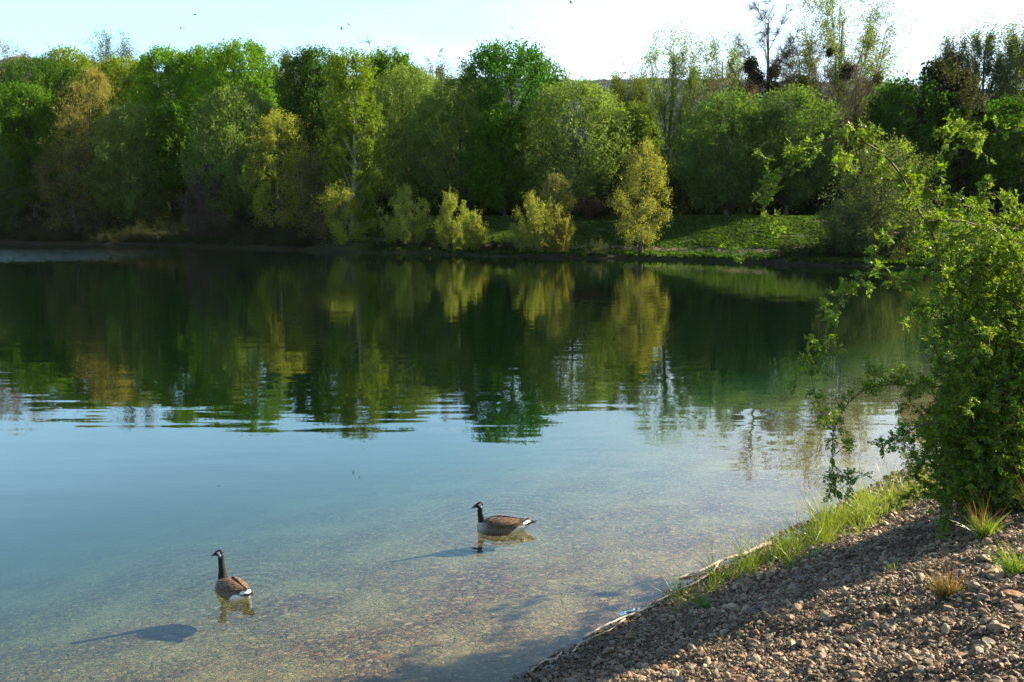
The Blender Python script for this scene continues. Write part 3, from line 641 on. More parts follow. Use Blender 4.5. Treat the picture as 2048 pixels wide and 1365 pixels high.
def gravel():
    rng = np.random.RandomState(9); acc = Acc(); COL = []
    def scatter(n, rlo, rhi, sub, zlift, power):
        v, f = ico(sub)
        # angular flint: a dozen broken pebble shapes
        protos = []
        for q in range(16):
            d = unit(rng.normal(size=(7, 3))); c = rng.uniform(.38, .78, 7); p = v.copy()
            for k in range(7):
                h = p @ d[k]; over = np.clip(h - c[k], 0, None); p -= over[:, None] * d[k]
            p += rng.normal(0, .035, p.shape); protos.append(p)
        protos = np.array(protos)
        s_ = rng.uniform(-.10, 5.6, n * 4); a_ = rng.uniform(-4, 14.5, n * 4)      # across and along the bank
        x = (s_ + a_) / math.sqrt(2) - 0.0; y = x + 7 - s_ * math.sqrt(2)
        y = (a_ * math.sqrt(2) + 7 * 1) / 1 - x + 0.0 if False else y
        dist = np.hypot(x, y)
        okk = (y > 2.2) & (np.abs(x) < y * .72 + .8) & (dist < 15.5)
        # nearer ground is seen larger, so it gets relatively more of the small stones
        okk &= rng.rand(len(x)) < np.clip((6.0 / np.maximum(dist, 4)) ** power, 0, 1)
        x, y, s_ = x[okk][:n], y[okk][:n], s_[okk][:n]; n = len(x)
        z = terrain_z(x, y)[0]
        r = rlo * (rhi / rlo) ** (rng.rand(n) ** 1.9)
        sc3 = np.stack([rng.uniform(.85, 1.45, n), rng.uniform(.7, 1.1, n), rng.uniform(.45, .9, n)], 1) * r[:, None]
        P = protos[rng.randint(0, 16, n)] * sc3[:, None, :]
        tilt = rotm(rng, n)
        yaw = rng.uniform(0, 6.28, n); cz, szn = np.cos(yaw), np.sin(yaw); o = np.zeros(n); l = np.ones(n)
        Rz = np.stack([np.stack([cz, -szn, o], -1), np.stack([szn, cz, o], -1), np.stack([o, o, l], -1)], 1)
        tx = rng.normal(0, .45, n); ct, st = np.cos(tx), np.sin(tx)
        Rx = np.stack([np.stack([l, o, o], -1), np.stack([o, ct, -st], -1), np.stack([o, st, ct], -1)], 1)
        P = np.einsum('nij,njk,nlk->nli', Rz, Rx, P)
        P += np.stack([x, y, z + r * rng.uniform(-.1, .55, n) + zlift * rng.rand(n)], 1)[:, None]
        m = len(v); F_ = (f[None] + (np.arange(n) * m)[:, None, None]).reshape(-1, 3)
        acc.add(P.reshape(-1, 3), F_)
        c = PAL[rng.choice(len(PAL), n, p=PW)] * np.array([.70, .57, .41]) * rng.uniform(.5, 1.15, (n, 1))
        wet = np.clip((.11 - z) / .07, 0, 1)[:, None]; c = c * (1 - .5 * wet)
        COL.append(np.repeat(c, m, 0))
    scatter(6500, .020, .055, 2, .012, .3)
    scatter(46000, .009, .026, 1, .016, .6)
    scatter(38000, .005, .013, 1, .028, 1.2)
    me = acc.mesh('gravel', False); cattr(me, 'stone', np.concatenate(COL))
    t = NT('flint'); P = t.pos(); n = t.noise(P, 90, 4, .65); n2 = t.noise(P, 25, 2)
    a = t.attr('stone', 'Color')
    c = t.mix(t.rng(n, .35, .7, 0, .55), a, t.mix(.55, a, (.62, .55, .44)))
    c = t.mix(t.rng(n2, .55, .75, 0, .6), c, t.mix(1, a, (.75, .5, .32), 'MULTIPLY'))
    lowf = t.noise(P, 1.7, 4, .6); c = t.mix(t.rng(lowf, .42, .60, .6, 0), c, t.mix(.5, t.mix(1, c, (.62, .56, .48), 'MULTIPLY'), (.07, .055, .035)))
    t.principled(c, .62, t.bump(n, .5, .004), .35)
    tag(link('gravel', me, t.m), 'loose angular flint gravel covering the near bank', 'gravel', kind='stuff')
gravel()

# ------------------------------------------------------------------ grasses
def blades(base, length, width, dirn, bend, rng, nseg=5):
    """curved tapering strips"""
    n = len(base); t = np.linspace(0, 1, nseg)[None, :, None]
    L = length[:, None, None]; d = dirn[:, None, :]; side = np.zeros((n, 3)); a = rng.uniform(0, 6.28, n)
    h = np.stack([np.cos(a), np.sin(a), np.zeros(n)], 1)
    side = unit(np.cross(dirn, h))[:, None]
    hb = (dirn * [1, 1, 0]); hb = unit(hb + 1e-4)[:, None]
    P = base[:, None] + d * t * L + (hb * .8 + np.array([0, 0, -.75])) * (bend[:, None, None] * L) * t ** 2.2
    w_ = width[:, None, None] * np.clip(1 - t ** 1.6, .04, 1) * .5
    A = P - side * w_; B = P + side * w_
    V = np.stack([A, B], 2).reshape(-1, 3)
    k = nseg * 2; i = np.arange(nseg - 1) * 2
    q = np.stack([i, i + 1, i + 3, i + 2], 1)[None] + (np.arange(n) * k)[:, None, None]
    return V, q.reshape(-1, 4), k
def grass_mesh(name, bases, lo, hi, wlo, whi, spread, bend, rng, dry=.15, up=None):
    n = len(bases)
    dr = np.stack([rng.normal(0, spread, n), rng.normal(0, spread, n), np.ones(n)], 1)
    if up is not None: dr += up
    dr = unit(dr); L = rng.uniform(lo, hi, n); W_ = rng.uniform(wlo, whi, n)
    V, Q, k = blades(bases, L, W_, dr, rng.uniform(.1, 1, n) * bend, rng)
    me = np_mesh(name, V, [Q], True)
    fattr(me, 'tint', np.repeat(rng.rand(n), k)); 
    d = np.where(rng.rand(n) < dry, rng.uniform(-1.6, -.6, n), rng.uniform(.2, .8, n)); fattr(me, 'tint2', np.repeat(d, k))
    return me
def bank_xy(px, py):
    """where a view ray meets the near bank"""
    r = ray(px, py)
    for t in np.arange(3, 25, .02):
        p = r * t
        if CAMZ + p[2] < tz(p[0], p[1]): return p[0], p[1]
    return p[0], p[1]
def shore_grass():
    rng = np.random.RandomState(21)
    # the strip of grass just above the waterline, thick in the middle, thin towards the camera
    path = [(1300, 1215, .15, 3), (1345, 1200, .3, 30), (1400, 1190, .55, 55), (1440, 1150, .8, 60), (1475, 1150, .8, 90), (1510, 1140, 1, 110), (1550, 1125, 1.1, 130), (1590, 1100, 1.2, 150), (1630, 1080, 1.2, 170), (1670, 1060, 1.2, 170), (1710, 1040, 1.2, 170), (1750, 1025, 1.2, 170), (1790, 1000, 1.1, 150), (1830, 990, 1.0, 120), (1870, 985, .9, 90), (1640, 1035, .9, 90), (1700, 1000, .9, 120), (1760, 965, .9, 130), (1800, 945, .9, 120)]
    B = []
    for (px, py, s, n) in path:
        x, y = bank_xy(px, py)
        nt = max(2, n // 8)
        for q in range(nt):
            cx, cy = x + rng.normal(0, .24), y + rng.normal(0, .24)
            if s_near(cx, cy) < .02: continue
            m = rng.randint(8, 24)
            bx = cx + rng.normal(0, .035, m); by = cy + rng.normal(0, .035, m)
            B.append(np.stack([bx, by, terrain_z(bx, by)[0] - .01], 1))
    TF = np.concatenate([np.full(len(q), .4 + 1.2 * rng.rand() ** 1.6) for q in B]); B = np.concatenate(B)
    me = grass_mesh('shore_grass', B, .18 * TF, .60 * TF, .0035, .0075, .36, .42, rng, .28, np.array([-.12, .05, 0]))
    o = link('shore_grass', me, M['blade']); o.color = (.17, .25, .03, 1)
    tag(o, 'strip of long bright grass growing along the near waterline', 'grass', kind='stuff')
shore_grass()
def tuft(label, px, py, n, lo, hi, spread, bend, col, dry, seed, lean=(0, 0, 0), stalks=0):
    rng = np.random.RandomState(seed); x, y = bank_xy(px, py); z = tz(x, y)
    root = empty('grass_tuft', (x, y, z)); tag(root, label, 'grass tuft', 'grass tufts on the gravel slope')
    B = np.stack([rng.normal(0, .035, n), rng.normal(0, .03, n), np.full(n, -.005)], 1)
    o = link('blades', grass_mesh('blades', B, lo, hi, .0035, .007, spread, bend, rng, dry, np.array(lean)), M['blade'], root); o.color = (*col, 1)
    if stalks:
        B = np.stack([rng.normal(0, .03, stalks), rng.normal(0, .03, stalks), np.full(stalks, -.005)], 1)
        s = link('dry_stalks', grass_mesh('dry_stalks', B, hi * .9, hi * 1.7, .0025, .004, .28, .15, rng, 1, np.array(lean)), M['blade'], root); s.color = (.28, .17, .08, 1)
tuft('russet half dry grass tuft in the middle of the gravel slope', 1895, 1195, 330, .07, .24, .42, .25, (.17, .15, .05), .62, 31, (-.15, 0, 0), 26)
tuft('tall green grass tuft with straw stalks at the foot of the rose bush', 1970, 1075, 210, .12, .36, .40, .35, (.13, .24, .03), .2, 32, (-.25, 0, 0), 30)
tuft('green grass tuft by the right edge, below the tall one with straw stalks', 2030, 1150, 130, .12, .34, .42, .30, (.12, .22, .03), .15, 33, (-.35, 0, 0), 5)
tuft('thin fringe of long grass at the right edge above the other tufts', 2075, 1030, 80, .2, .5, .30, .30, (.12, .22, .03), .15, 34, (-.45, 0, 0), 5)
tuft('few short blades between two pebbly hollows left of the russet tuft', 1790, 1140, 22, .05, .14, .5, .3, (.12, .2, .03), .2, 35)
tuft('small lone green sprig low on the gravel near the waterline', 1335, 1190, 24, .04, .12, .35, .2, (.06, .12, .02), .05, 36)
tuft('sparse grass sprig on the lit gravel left of the long shore grass', 1270, 1275, 18, .04, .12, .4, .2, (.12, .2, .03), .1, 37)
tuft('low grass clump at the lower end of the shore grass strip', 1410, 1215, 90, .08, .22, .55, .35, (.11, .21, .03), .1, 38, (-.2, .1, 0))
tuft('tiny weed sprouting on the open gravel right of centre', 1775, 1205, 14, .04, .10, .4, .3, (.12, .2, .03), .1, 39)
def dry_weeds():
    rng = np.random.RandomState(44)
    for (lab, px, py, n, hi) in (('thin reddish dry weed stalks rising from the driftwood branch', 1545, 1110, 16, .55), ('dry brown weed stalks at the water end of the shore grass', 1465, 1135, 9, .45), ('tall straw stalks in front of the dark foot of the rose bush', 1925, 1055, 12, .75), ('pair of pale grass stalks standing before the brown tree reflection', 1610, 1060, 2, .85)):
        x, y = bank_xy(px, py); z = tz(x, y)
        B = np.stack([rng.normal(0, .09, n), rng.normal(0, .09, n), np.full(n, -.01)], 1)
        me = grass_mesh('dry_weed', B, hi * .6, hi, .003, .0055, .16, .06, rng, 1, np.array((-.05, 0, 0)))
        o = link('dry_weed', me, M['blade']); o.location = (x, y, z); o.color = (.22, .13, .08, 1); tag(o, lab, 'dry weed', 'dry weed stalks on the near bank')
dry_weeds()

# ------------------------------------------------------------------ driftwood and scrap
def stick(name, label, pts, r0, r1, mat, lift=.02, sides=8, jitter=.004, seed=1, twigs=()):
    rng = np.random.RandomState(seed)
    def line(pts, r0, r1, lift):
        P = []
        for (px, py, zz) in pts:
            if zz is None:
                x, y = bank_xy(px, py); P.append((x, y, max(tz(x, y), 0) + lift))
            else: P.append(tuple(hit(px, py, zz)))
        P = np.array(P); t = np.linspace(0, len(P) - 1, (len(P) - 1) * 6 + 1); i = np.minimum(t.astype(int), len(P) - 2); f = (t - i)[:, None]
        Q = P[i] * (1 - f) + P[i + 1] * f; Q[1:-1] = (Q[:-2] + 2 * Q[1:-1] + Q[2:]) / 4; Q += rng.normal(0, jitter, Q.shape) * [1, 1, .6]
        rr = np.linspace(r0, r1, len(Q)) * rng.uniform(.85, 1.15, len(Q)); rr[-1] *= .5; return Q, rr
    acc = Acc(); Q, rr = line(pts, r0, r1, lift); acc.add(*tubes(Q[None], rr[None], sides))
    for tw in twigs: q, r_ = line(tw, r1 * 1.1, r1 * .4, lift); acc.add(*tubes(q[None], r_[None], 6))
    o = link(name, acc.mesh(name, True), mat); tag(o, label, 'branch', 'driftwood along the near waterline')
stick('driftwood_branch', 'thick pale driftwood branch reaching out over the water from the grass', [(1540, 1094, None), (1522, 1101, None), (1485, 1110, .06), (1445, 1120, .05), (1405, 1140, .03), (1357, 1157, .01)], .026, .014, M['driftwood'], .05, seed=2, twigs=[[(1425, 1129, .04), (1445, 1140, .02)]])
stick('driftwood_stick', 'thin pale forked stick curving down from the thick driftwood branch to the gravel', [(1440, 1122, .05), (1425, 1145, .03), (1390, 1170, None), (1355, 1185, None), (1315, 1207, None), (1285, 1222, None)], .011, .007, M['driftwood'], .02, seed=3)
stick('driftwood_stick', 'straight pale stick lying along the waterline left of the blue scrap', [(1310, 1215, None), (1270, 1232, None), (1230, 1248, None), (1195, 1265, None), (1165, 1275, .01)], .012, .008, M['driftwood'], .025, seed=4, twigs=[[(1250, 1245, None), (1215, 1268, None), (1185, 1280, None)]])
stick('driftwood_stick', 'bent thin stick on the waterline just below the straight one', [(1180, 1283, None), (1160, 1292, None), (1145, 1310, None)], .009, .006, M['driftwood'], .02, seed=5)
stick('driftwood_stick', 'lowest curved bare stick at the waterline, near the bottom edge', [(1123, 1306, .02), (1112, 1318, .02), (1090, 1328, None), (1070, 1342, None), (1055, 1352, None)], .010, .007, M['driftwood'], .02, seed=6)
def scrap():
    rng = np.random.RandomState(8); bm = bmesh.new(); n = 14; m = 5
    p0 = np.array([*bank_xy(1238, 1240), 0]); p1 = np.array([*bank_xy(1280, 1226), 0]); d = p1 - p0; pr = unit(np.cross(d, [0, 0, 1]))
    g = [[bm.verts.new(Vector(p0 + d * i / (n - 1) + pr * (j / (m - 1) - .5) * .055 * (1 - .6 * i / n) + [0, 0, max(tz(*(p0 + d * i / (n - 1))[:2]), 0) + .045 + rng.uniform(-.008, .012)])) for j in range(m)] for i in range(n)]
    for i in range(n - 1):
        for j in range(m - 1): bm.faces.new((g[i][j], g[i + 1][j], g[i + 1][j + 1], g[i][j + 1]))
    bmesh.ops.solidify(bm, geom=bm.faces[:], thickness=.002)
    me = bpy.data.meshes.new('plastic_scrap'); bm.to_mesh(me); bm.free()
    t = NT('blue_plastic'); t.principled((.22, .48, .72), .35, None, .5)
    tag(link('plastic_scrap', me, t.m), 'crumpled strip of light blue plastic caught under the sticks at the waterline', 'litter')
scrap()

# ------------------------------------------------------------------ rose bush
def rose_leaves(P, D, rng, size=(.045, .075), tint=None):
    """pinnate leaves: n leaves at P pointing along D, five folded leaflets each"""
    n = len(P); D = unit(D); L = rng.uniform(*size, n)[:, None]
    up0 = unit(np.array([0, 0, 1.0]) + rng.normal(0, .45, (n, 3))); side = unit(np.cross(D, up0)); up = np.cross(side, D)
    Vs = []; Fs = []; cnt = 0; tt = []
    lay = [(1.0, 0.0, 1.0), (.62, 1, .95), (.62, -1, .95), (.22, 1, .8), (.22, -1, .8)]
    for (a, s, k) in lay:
        org = P + D * L * a * .75 - up * L * .12 * a * a
        d = unit(D * (1.0 if s == 0 else .55) + side * s * .95 + up * rng.normal(-.12, .22, (n, 1)))
        sd = unit(np.cross(d, up) + rng.normal(0, .2, (n, 3))); nrm = np.cross(sd, d)
        ll = L * .50 * k * rng.uniform(.8, 1.15, (n, 1)); ww = ll * .36
        fold = nrm * ww * .45
        v = [org, org + d * ll * .35 + sd * ww + fold, org + d * ll * .72 + sd * ww * .8 + fold, org + d * ll - nrm * ll * .1, org + d * ll * .72 - sd * ww * .8 + fold, org + d * ll * .35 - sd * ww + fold, org + d * ll * .5]
        Vs.append(np.stack(v, 1)); 
    V = np.stack(Vs, 1).reshape(-1, 3)                # n,5,7,3
    b = (np.arange(n * 5) * 7)[:, None]
    Q = np.concatenate([b + np.array([0, 1, 2, 6]), b + np.array([6, 2, 3, 3])[:4], b + np.array([0, 6, 4, 5])])
    Q4 = np.concatenate([b + np.array([0, 1, 2, 6]), b + np.array([0, 6, 4, 5])])
    T3 = np.concatenate([b + np.array([6, 2, 3]), b + np.array([6, 3, 4])])
    return V, T3, Q4
def catmull(P, k):
    P = np.asarray(P, float); P = np.vstack([2 * P[0] - P[1], P, 2 * P[-1] - P[-2]]); out = []
    for i in range(1, len(P) - 2):
        for t in np.linspace(0, 1, k, endpoint=False):
            p0, p1, p2, p3 = P[i - 1:i + 3]
            out.append(.5 * (2 * p1 + (p2 - p0) * t + (2 * p0 - 5 * p1 + 4 * p2 - p3) * t * t + (3 * p1 - p0 - 3 * p2 + p3) * t ** 3))
    out.append(P[-2]); return np.array(out)
def rose():
    rng = np.random.RandomState(77)
    bx, by = 5.55, 8.7; bz = tz(bx, by)
    root = empty('rose_bush', (bx, by, bz)); tag(root, 'wild rose bush with long arching stems leaning over the water from the gravel bank', 'bush')
    org = np.array([bx, by, bz])
    LV = Acc(); stems = []
    def add_leaves(Q, f0, dens, size=(.038, .068), shoot=1.0):
        seg = np.linalg.norm(np.diff(Q, axis=0), axis=1); cum = np.concatenate([[0], np.cumsum(seg)]); tot = cum[-1]
        n = int(tot * (1 - f0) * dens)
        if n < 1: return
        s = rng.uniform(f0, 1.0, n) * tot
        P = np.stack([np.interp(s, cum, Q[:, k]) for k in range(3)], 1)
        i = np.clip(np.searchsorted(cum, s) - 1, 0, len(Q) - 2); T = unit(Q[i + 1] - Q[i])
        # short side shoots carrying a tuft of leaves each
        d = unit(rng.normal(0, 1, (n, 3)) + T * .5 + np.array([0, 0, .55])); ln = rng.uniform(.02, .13, (n, 1)) * shoot
        E = P + d * ln
        stems.append(('t', np.stack([P, (P + E) / 2 + [0, 0, .004], E], 1)))
        q = np.repeat(np.arange(n), 5); u = rng.uniform(.15, 1.0, (len(q), 1))
        LP = P[q] * (1 - u) + E[q] * u; LD = d[q] * .6 + rng.normal(0, .75, (len(q), 3)) + np.array([0, 0, -.15])
        V, T3, Q4 = rose_leaves(LP, LD, rng, size); LV.add(V, [T3, Q4])
        t_ = np.clip(.5 + rng.normal(0, .22, n), 0, 1)[q]; LV.A.append(np.repeat(t_, 35))
    # the stems that can be told apart in the photograph (px, py, depth in metres)
    A = [(1975, 800, 8.6), (1955, 752, 8.5), (1917, 664, 8.4), (1882, 558, 8.3), (1870, 482, 8.2), (1841, 429, 8.1), (1806, 359, 8.0), (1776, 318, 7.95), (1741, 292, 7.9), (1700, 277, 7.85), (1665, 277, 7.8), (1624, 292, 7.75), (1589, 318, 7.7), (1562, 356, 7.65), (1536, 400, 7.6), (1512, 453, 7.55), (1501, 488, 7.5), (1492, 517, 7.5)]
    B = [(2120, 640, 8.6), (2080, 540, 8.5), (2040, 494, 8.4), (1993, 464, 8.3), (1952, 450, 8.2), (1917, 442, 8.15), (1870, 442, 8.1), (1823, 453, 8.0), (1776, 482, 7.9), (1747, 511, 7.85), (1729, 558, 7.8), (1694, 599, 7.75), (1665, 634, 7.7), (1636, 675, 7.7), (1621, 722, 7.65), (1630, 787, 7.6), (1652, 850, 7.6)]
    C_ = [(2150, 560, 8.9), (2048, 455, 8.7), (1952, 420, 8.6), (1888, 394, 8.5), (1835, 371, 8.4), (1800, 362, 8.4), (1741, 356, 8.3), (1706, 341, 8.3), (1682, 312, 8.2)]
    Dd = [(2050, 800, 8.6), (1975, 775, 8.3), (1920, 770, 8.2), (1858, 775, 8.1), (1788, 769, 8.0), (1735, 778, 7.9), (1694, 810, 7.9), (1671, 851, 7.8), (1665, 892, 7.8), (1668, 963, 7.8), (1682, 1000, 7.8)]
    E = [(2190, 420, 9.2), (2120, 300, 9.0), (2048, 256, 8.9), (1985, 268, 8.8), (1930, 290, 8.7), (1888, 318, 8.6), (1862, 345, 8.6)]
    G = [(2060, 700, 8.8), (1990, 640, 8.6), (1930, 590, 8.4), (1880, 560, 8.3), (1830, 560, 8.2), (1800, 590, 8.2)]
    H = [(2010, 860, 8.5), (1940, 800, 8.3), (1880, 720, 8.2), (1850, 640, 8.1), (1820, 600, 8.0)]
    I = [(2040, 620, 8.5), (1980, 560, 8.4), (1930, 530, 8.3), (1890, 500, 8.3), (1850, 500, 8.2)]
    J = [(2000, 880, 8.2), (1920, 850, 8.0), (1850, 850, 7.9), (1800, 870, 7.9), (1760, 900, 7.9)]
    main = [(A, .32, 15, .013), (B, .1, 10, .009), (C_, .05, 15, .010), (Dd, .15, 18, .010), (E, .0, 18, .008), (G, .1, 20, .011), (H, .2, 20, .010), (I, .1, 20, .009), (J, .1, 28, .009)]
    for (pts, f0, dens, r0) in main:
        P = np.array([at(a, b_, d) for (a, b_, d) in pts])
        st = P[0]; lead = [org + [rng.normal(0, .12), rng.normal(0, .12), 0], (org * .45 + st * .55) + [.25, 0, .15]]
        Q = catmull(np.vstack([lead, P]), 6)
        stems.append(('m', Q, r0)); n0 = 2 / (len(P) + 1)
        add_leaves(Q, max(f0, n0), dens, (.042, .072))
        # side twigs
        for q in range(int(len(Q) * .24)):
            i = rng.randint(int(len(Q) * .35), len(Q) - 2); d = unit(rng.normal(0, 1, 3) + (Q[i + 1] - Q[i]) * 6 + [0, 0, .5]); l = rng.uniform(.1, .32)
            q3 = np.array([Q[i], Q[i] + d * l * .5 + [0, 0, .02], Q[i] + d * l - [0, 0, .05 * l]]); stems.append(('s', catmull(q3, 3), .0035)); add_leaves(q3, .2, 22, (.045, .08))
    # the mass of the bush
    def cane(target, h, dens, r0=.007, f0=.3):
        s = org + [rng.normal(0, .35), rng.normal(0, .35), -.05]; s[2] = tz(s[0], s[1]) - .02
        mid = (s + target) / 2; mid[2] = max(s[2], target[2]) + h; m2 = s * .85 + mid * .15; m2[2] = s[2] + (mid[2] - s[2]) * .45
        Q = catmull(np.array([s, m2, mid, target * .75 + mid * .25 + [0, 0, .25 * h], target]), 5)
        stems.append(('m', Q, r0)); add_leaves(Q, f0, dens)
        for q in range(5):
            i = rng.randint(int(len(Q) * .3), len(Q) - 1); d = unit(rng.normal(0, 1, 3) + [0, 0, .2]); l = rng.uniform(.2, .55)
            q3 = np.array([Q[i], Q[i] + d * l * .5 + [0, 0, .04], Q[i] + d * l - [0, 0, .1 * l]]); stems.append(('s', catmull(q3, 3), .004)); add_leaves(q3, .15, 26)
    # upper airy part, middle, lower dense part, and the part outside the frame
    for q in range(18): cane(at(rng.uniform(1850, 2080), rng.uniform(440, 650), rng.uniform(7.9, 9.6)), rng.uniform(.1, .5), 10)
    for q in range(24): cane(at(rng.uniform(1850, 2080), rng.uniform(620, 820), rng.uniform(7.9, 9.6)), rng.uniform(.1, .4), 14, f0=.25)
    for q in range(60): cane(at(rng.uniform(1800, 2060), rng.uniform(790, 985), rng.uniform(7.9, 9.4)), rng.uniform(.1, .45), 30, f0=.15)
    for q in range(34): cane(at(rng.uniform(1835, 2075), rng.uniform(925, 1015), rng.uniform(7.8, 8.8)), rng.uniform(.05, .25), 44, f0=0.0)
    for q in range(22): cane(np.array([rng.uniform(5.2, 7.0), rng.uniform(8.4, 11.0), rng.uniform(1.4, 3.2)]), rng.uniform(.1, .5), 22)
    for k_, grp in (('m', 'stem'), ('s', 'side_shoots'), ('t', 'twigs')):
        it = [s for s in stems if s[0] == k_]
        if k_ == 'm':
            for idx, (_, Q, r0) in enumerate(it[:len(main)]):
                acc = Acc(); acc.add(*tubes(Q[None], np.linspace(r0, r0 * .28, len(Q))[None], 6)); o = link('stem', acc.mesh('stem', True), M['cane'], root); o.location = -org
            acc = Acc()
            for (_, Q, r0) in it[len(main):]: acc.add(*tubes(Q[None], np.linspace(r0, r0 * .3, len(Q))[None], 5))
            o = link('inner_stems', acc.mesh('inner_stems', True), M['cane'], root); o.location = -org; tag(o, kind='stuff')
        elif k_ == 's':
            acc = Acc()
            for (_, Q, r0) in it: acc.add(*tubes(Q[None], np.linspace(r0, r0 * .4, len(Q))[None], 4))
            o = link('side_shoots', acc.mesh('side_shoots', True), M['cane'], root); o.location = -org; tag(o, kind='stuff')
        else:
            P = np.concatenate([s[1] for s in it]); acc = Acc(); acc.add(*tubes(P, np.tile([.002, .0015, .001], (len(P), 1)), 3))
            o = link('twigs', acc.mesh('twigs', True), M['cane'], root); o.location = -org; tag(o, kind='stuff')
    me = LV.mesh('foliage', False); t_ = np.concatenate(LV.A); fattr(me, 'tint', t_); fattr(me, 'tint2', np.clip(.5 + rng.normal(0, .15, len(t_) // 35), 0, 1).repeat(35))
    o = link('foliage', me, M['rose_leaf'], root); o.location = -org; o.color = (.12, .215, .016, 1)
    print('leaf verts', len(me.vertices))
rose()

# ------------------------------------------------------------------ geese
def goose_mats():
    t = NT('goose_plumage'); P = t.objco(); a = t.attr('plume', 'Color')
    v = t.node('TexVoronoi'); t.l.new(t.mapping(P, (1, 1.25, 1.6)), v.inputs['Vector']); v.inputs['Scale'].default_value = 34
    wv = t.node('TexWave'); wv.wave_type = 'BANDS'; wv.bands_direction = 'X'; t.l.new(P, wv.inputs['Vector']); wv.inputs['Scale'].default_value = 11; wv.inputs['Distortion'].default_value = 5; wv.inputs['Detail'].default_value = 2; wv.inputs['Detail Scale'].default_value = 3
    bar = t.math('MULTIPLY', t.attr('bar'), t.rng(wv.outputs['Fac'], .55, .95))
    c = t.mix(bar, a, t.mix(.35, a, (.40, .32, .24)))
    c = t.mix(t.math('MULTIPLY', t.attr('bar'), t.rng(v.outputs['Distance'], .3, .6, 0, .5)), c, (.05, .035, .025))
    t.principled(c, .65, t.bump(t.noise(P, 60, 3), .35, .004), .25); M['plume'] = t.m
    t = NT('wing_feathers'); P = t.objco()
    v = t.node('TexVoronoi'); t.l.new(t.mapping(P, (.55, 1.1, 1.3)), v.inputs['Vector']); v.inputs['Scale'].default_value = 26
    wv = t.node('TexWave'); wv.wave_type = 'BANDS'; wv.bands_direction = 'Z'; t.l.new(t.mapping(P, (1, 1, 1), rot=(0, -.25, 0)), wv.inputs['Vector']); wv.inputs['Scale'].default_value = 16; wv.inputs['Distortion'].default_value = 3
    c = t.mix(t.rng(v.outputs['Distance'], .25, .6), (.055, .034, .02), (.15, .09, .05)); c = t.mix(t.rng(wv.outputs['Fac'], .8, 1.0, 0, .4), c, (.22, .16, .10))
    c = t.mix(t.rng(wv.outputs['Fac'], .2, 0, 0, .7), c, (.035, .022, .015))
    t.principled(c, .6, t.bump(wv.outputs['Fac'], .6, .006), .25); M['wing'] = t.m
    t = NT('goose_black'); t.principled((.012, .011, .012), .38, None, .4); M['black'] = t.m
    t = NT('eye'); t.principled((.01, .006, .004), .1, None, .6); M['eye'] = t.m
goose_mats()
def loft(rings, n=20):
    """rings: (centre, axis_u, axis_v)"""
    th = np.arange(n) * 2 * math.pi / n
    V = np.concatenate([np.array(c)[None] + np.cos(th)[:, None] * np.array(u)[None] + np.sin(th)[:, None] * np.array(v)[None] for c, u, v in rings])
    k = len(rings); i = np.arange(k - 1)[:, None] * n; j = np.arange(n)[None]; j2 = (j + 1) % n
    Q = np.stack([i + j, i + j2, i + n + j2, i + n + j], -1).reshape(-1, 4)
    V = np.vstack([V, rings[0][0], rings[-1][0]]); m = len(V)
    T = np.concatenate([np.stack([j2[0], j[0], np.full(n, m - 2)], 1), np.stack([(k - 1) * n + j[0], (k - 1) * n + j2[0], np.full(n, m - 1)], 1)])
    return V, T, Q
BODY = [(-.40, .125, .012, .010), (-.36, .105, .050, .038), (-.30, .085, .085, .068), (-.22, .068, .118, .098), (-.12, .058, .142, .120), (0, .055, .152, .130), (.10, .052, .150, .128), (.19, .045, .134, .115), (.26, .040, .105, .094), (.31, .040, .066, .062), (.335, .045, .02, .02)]
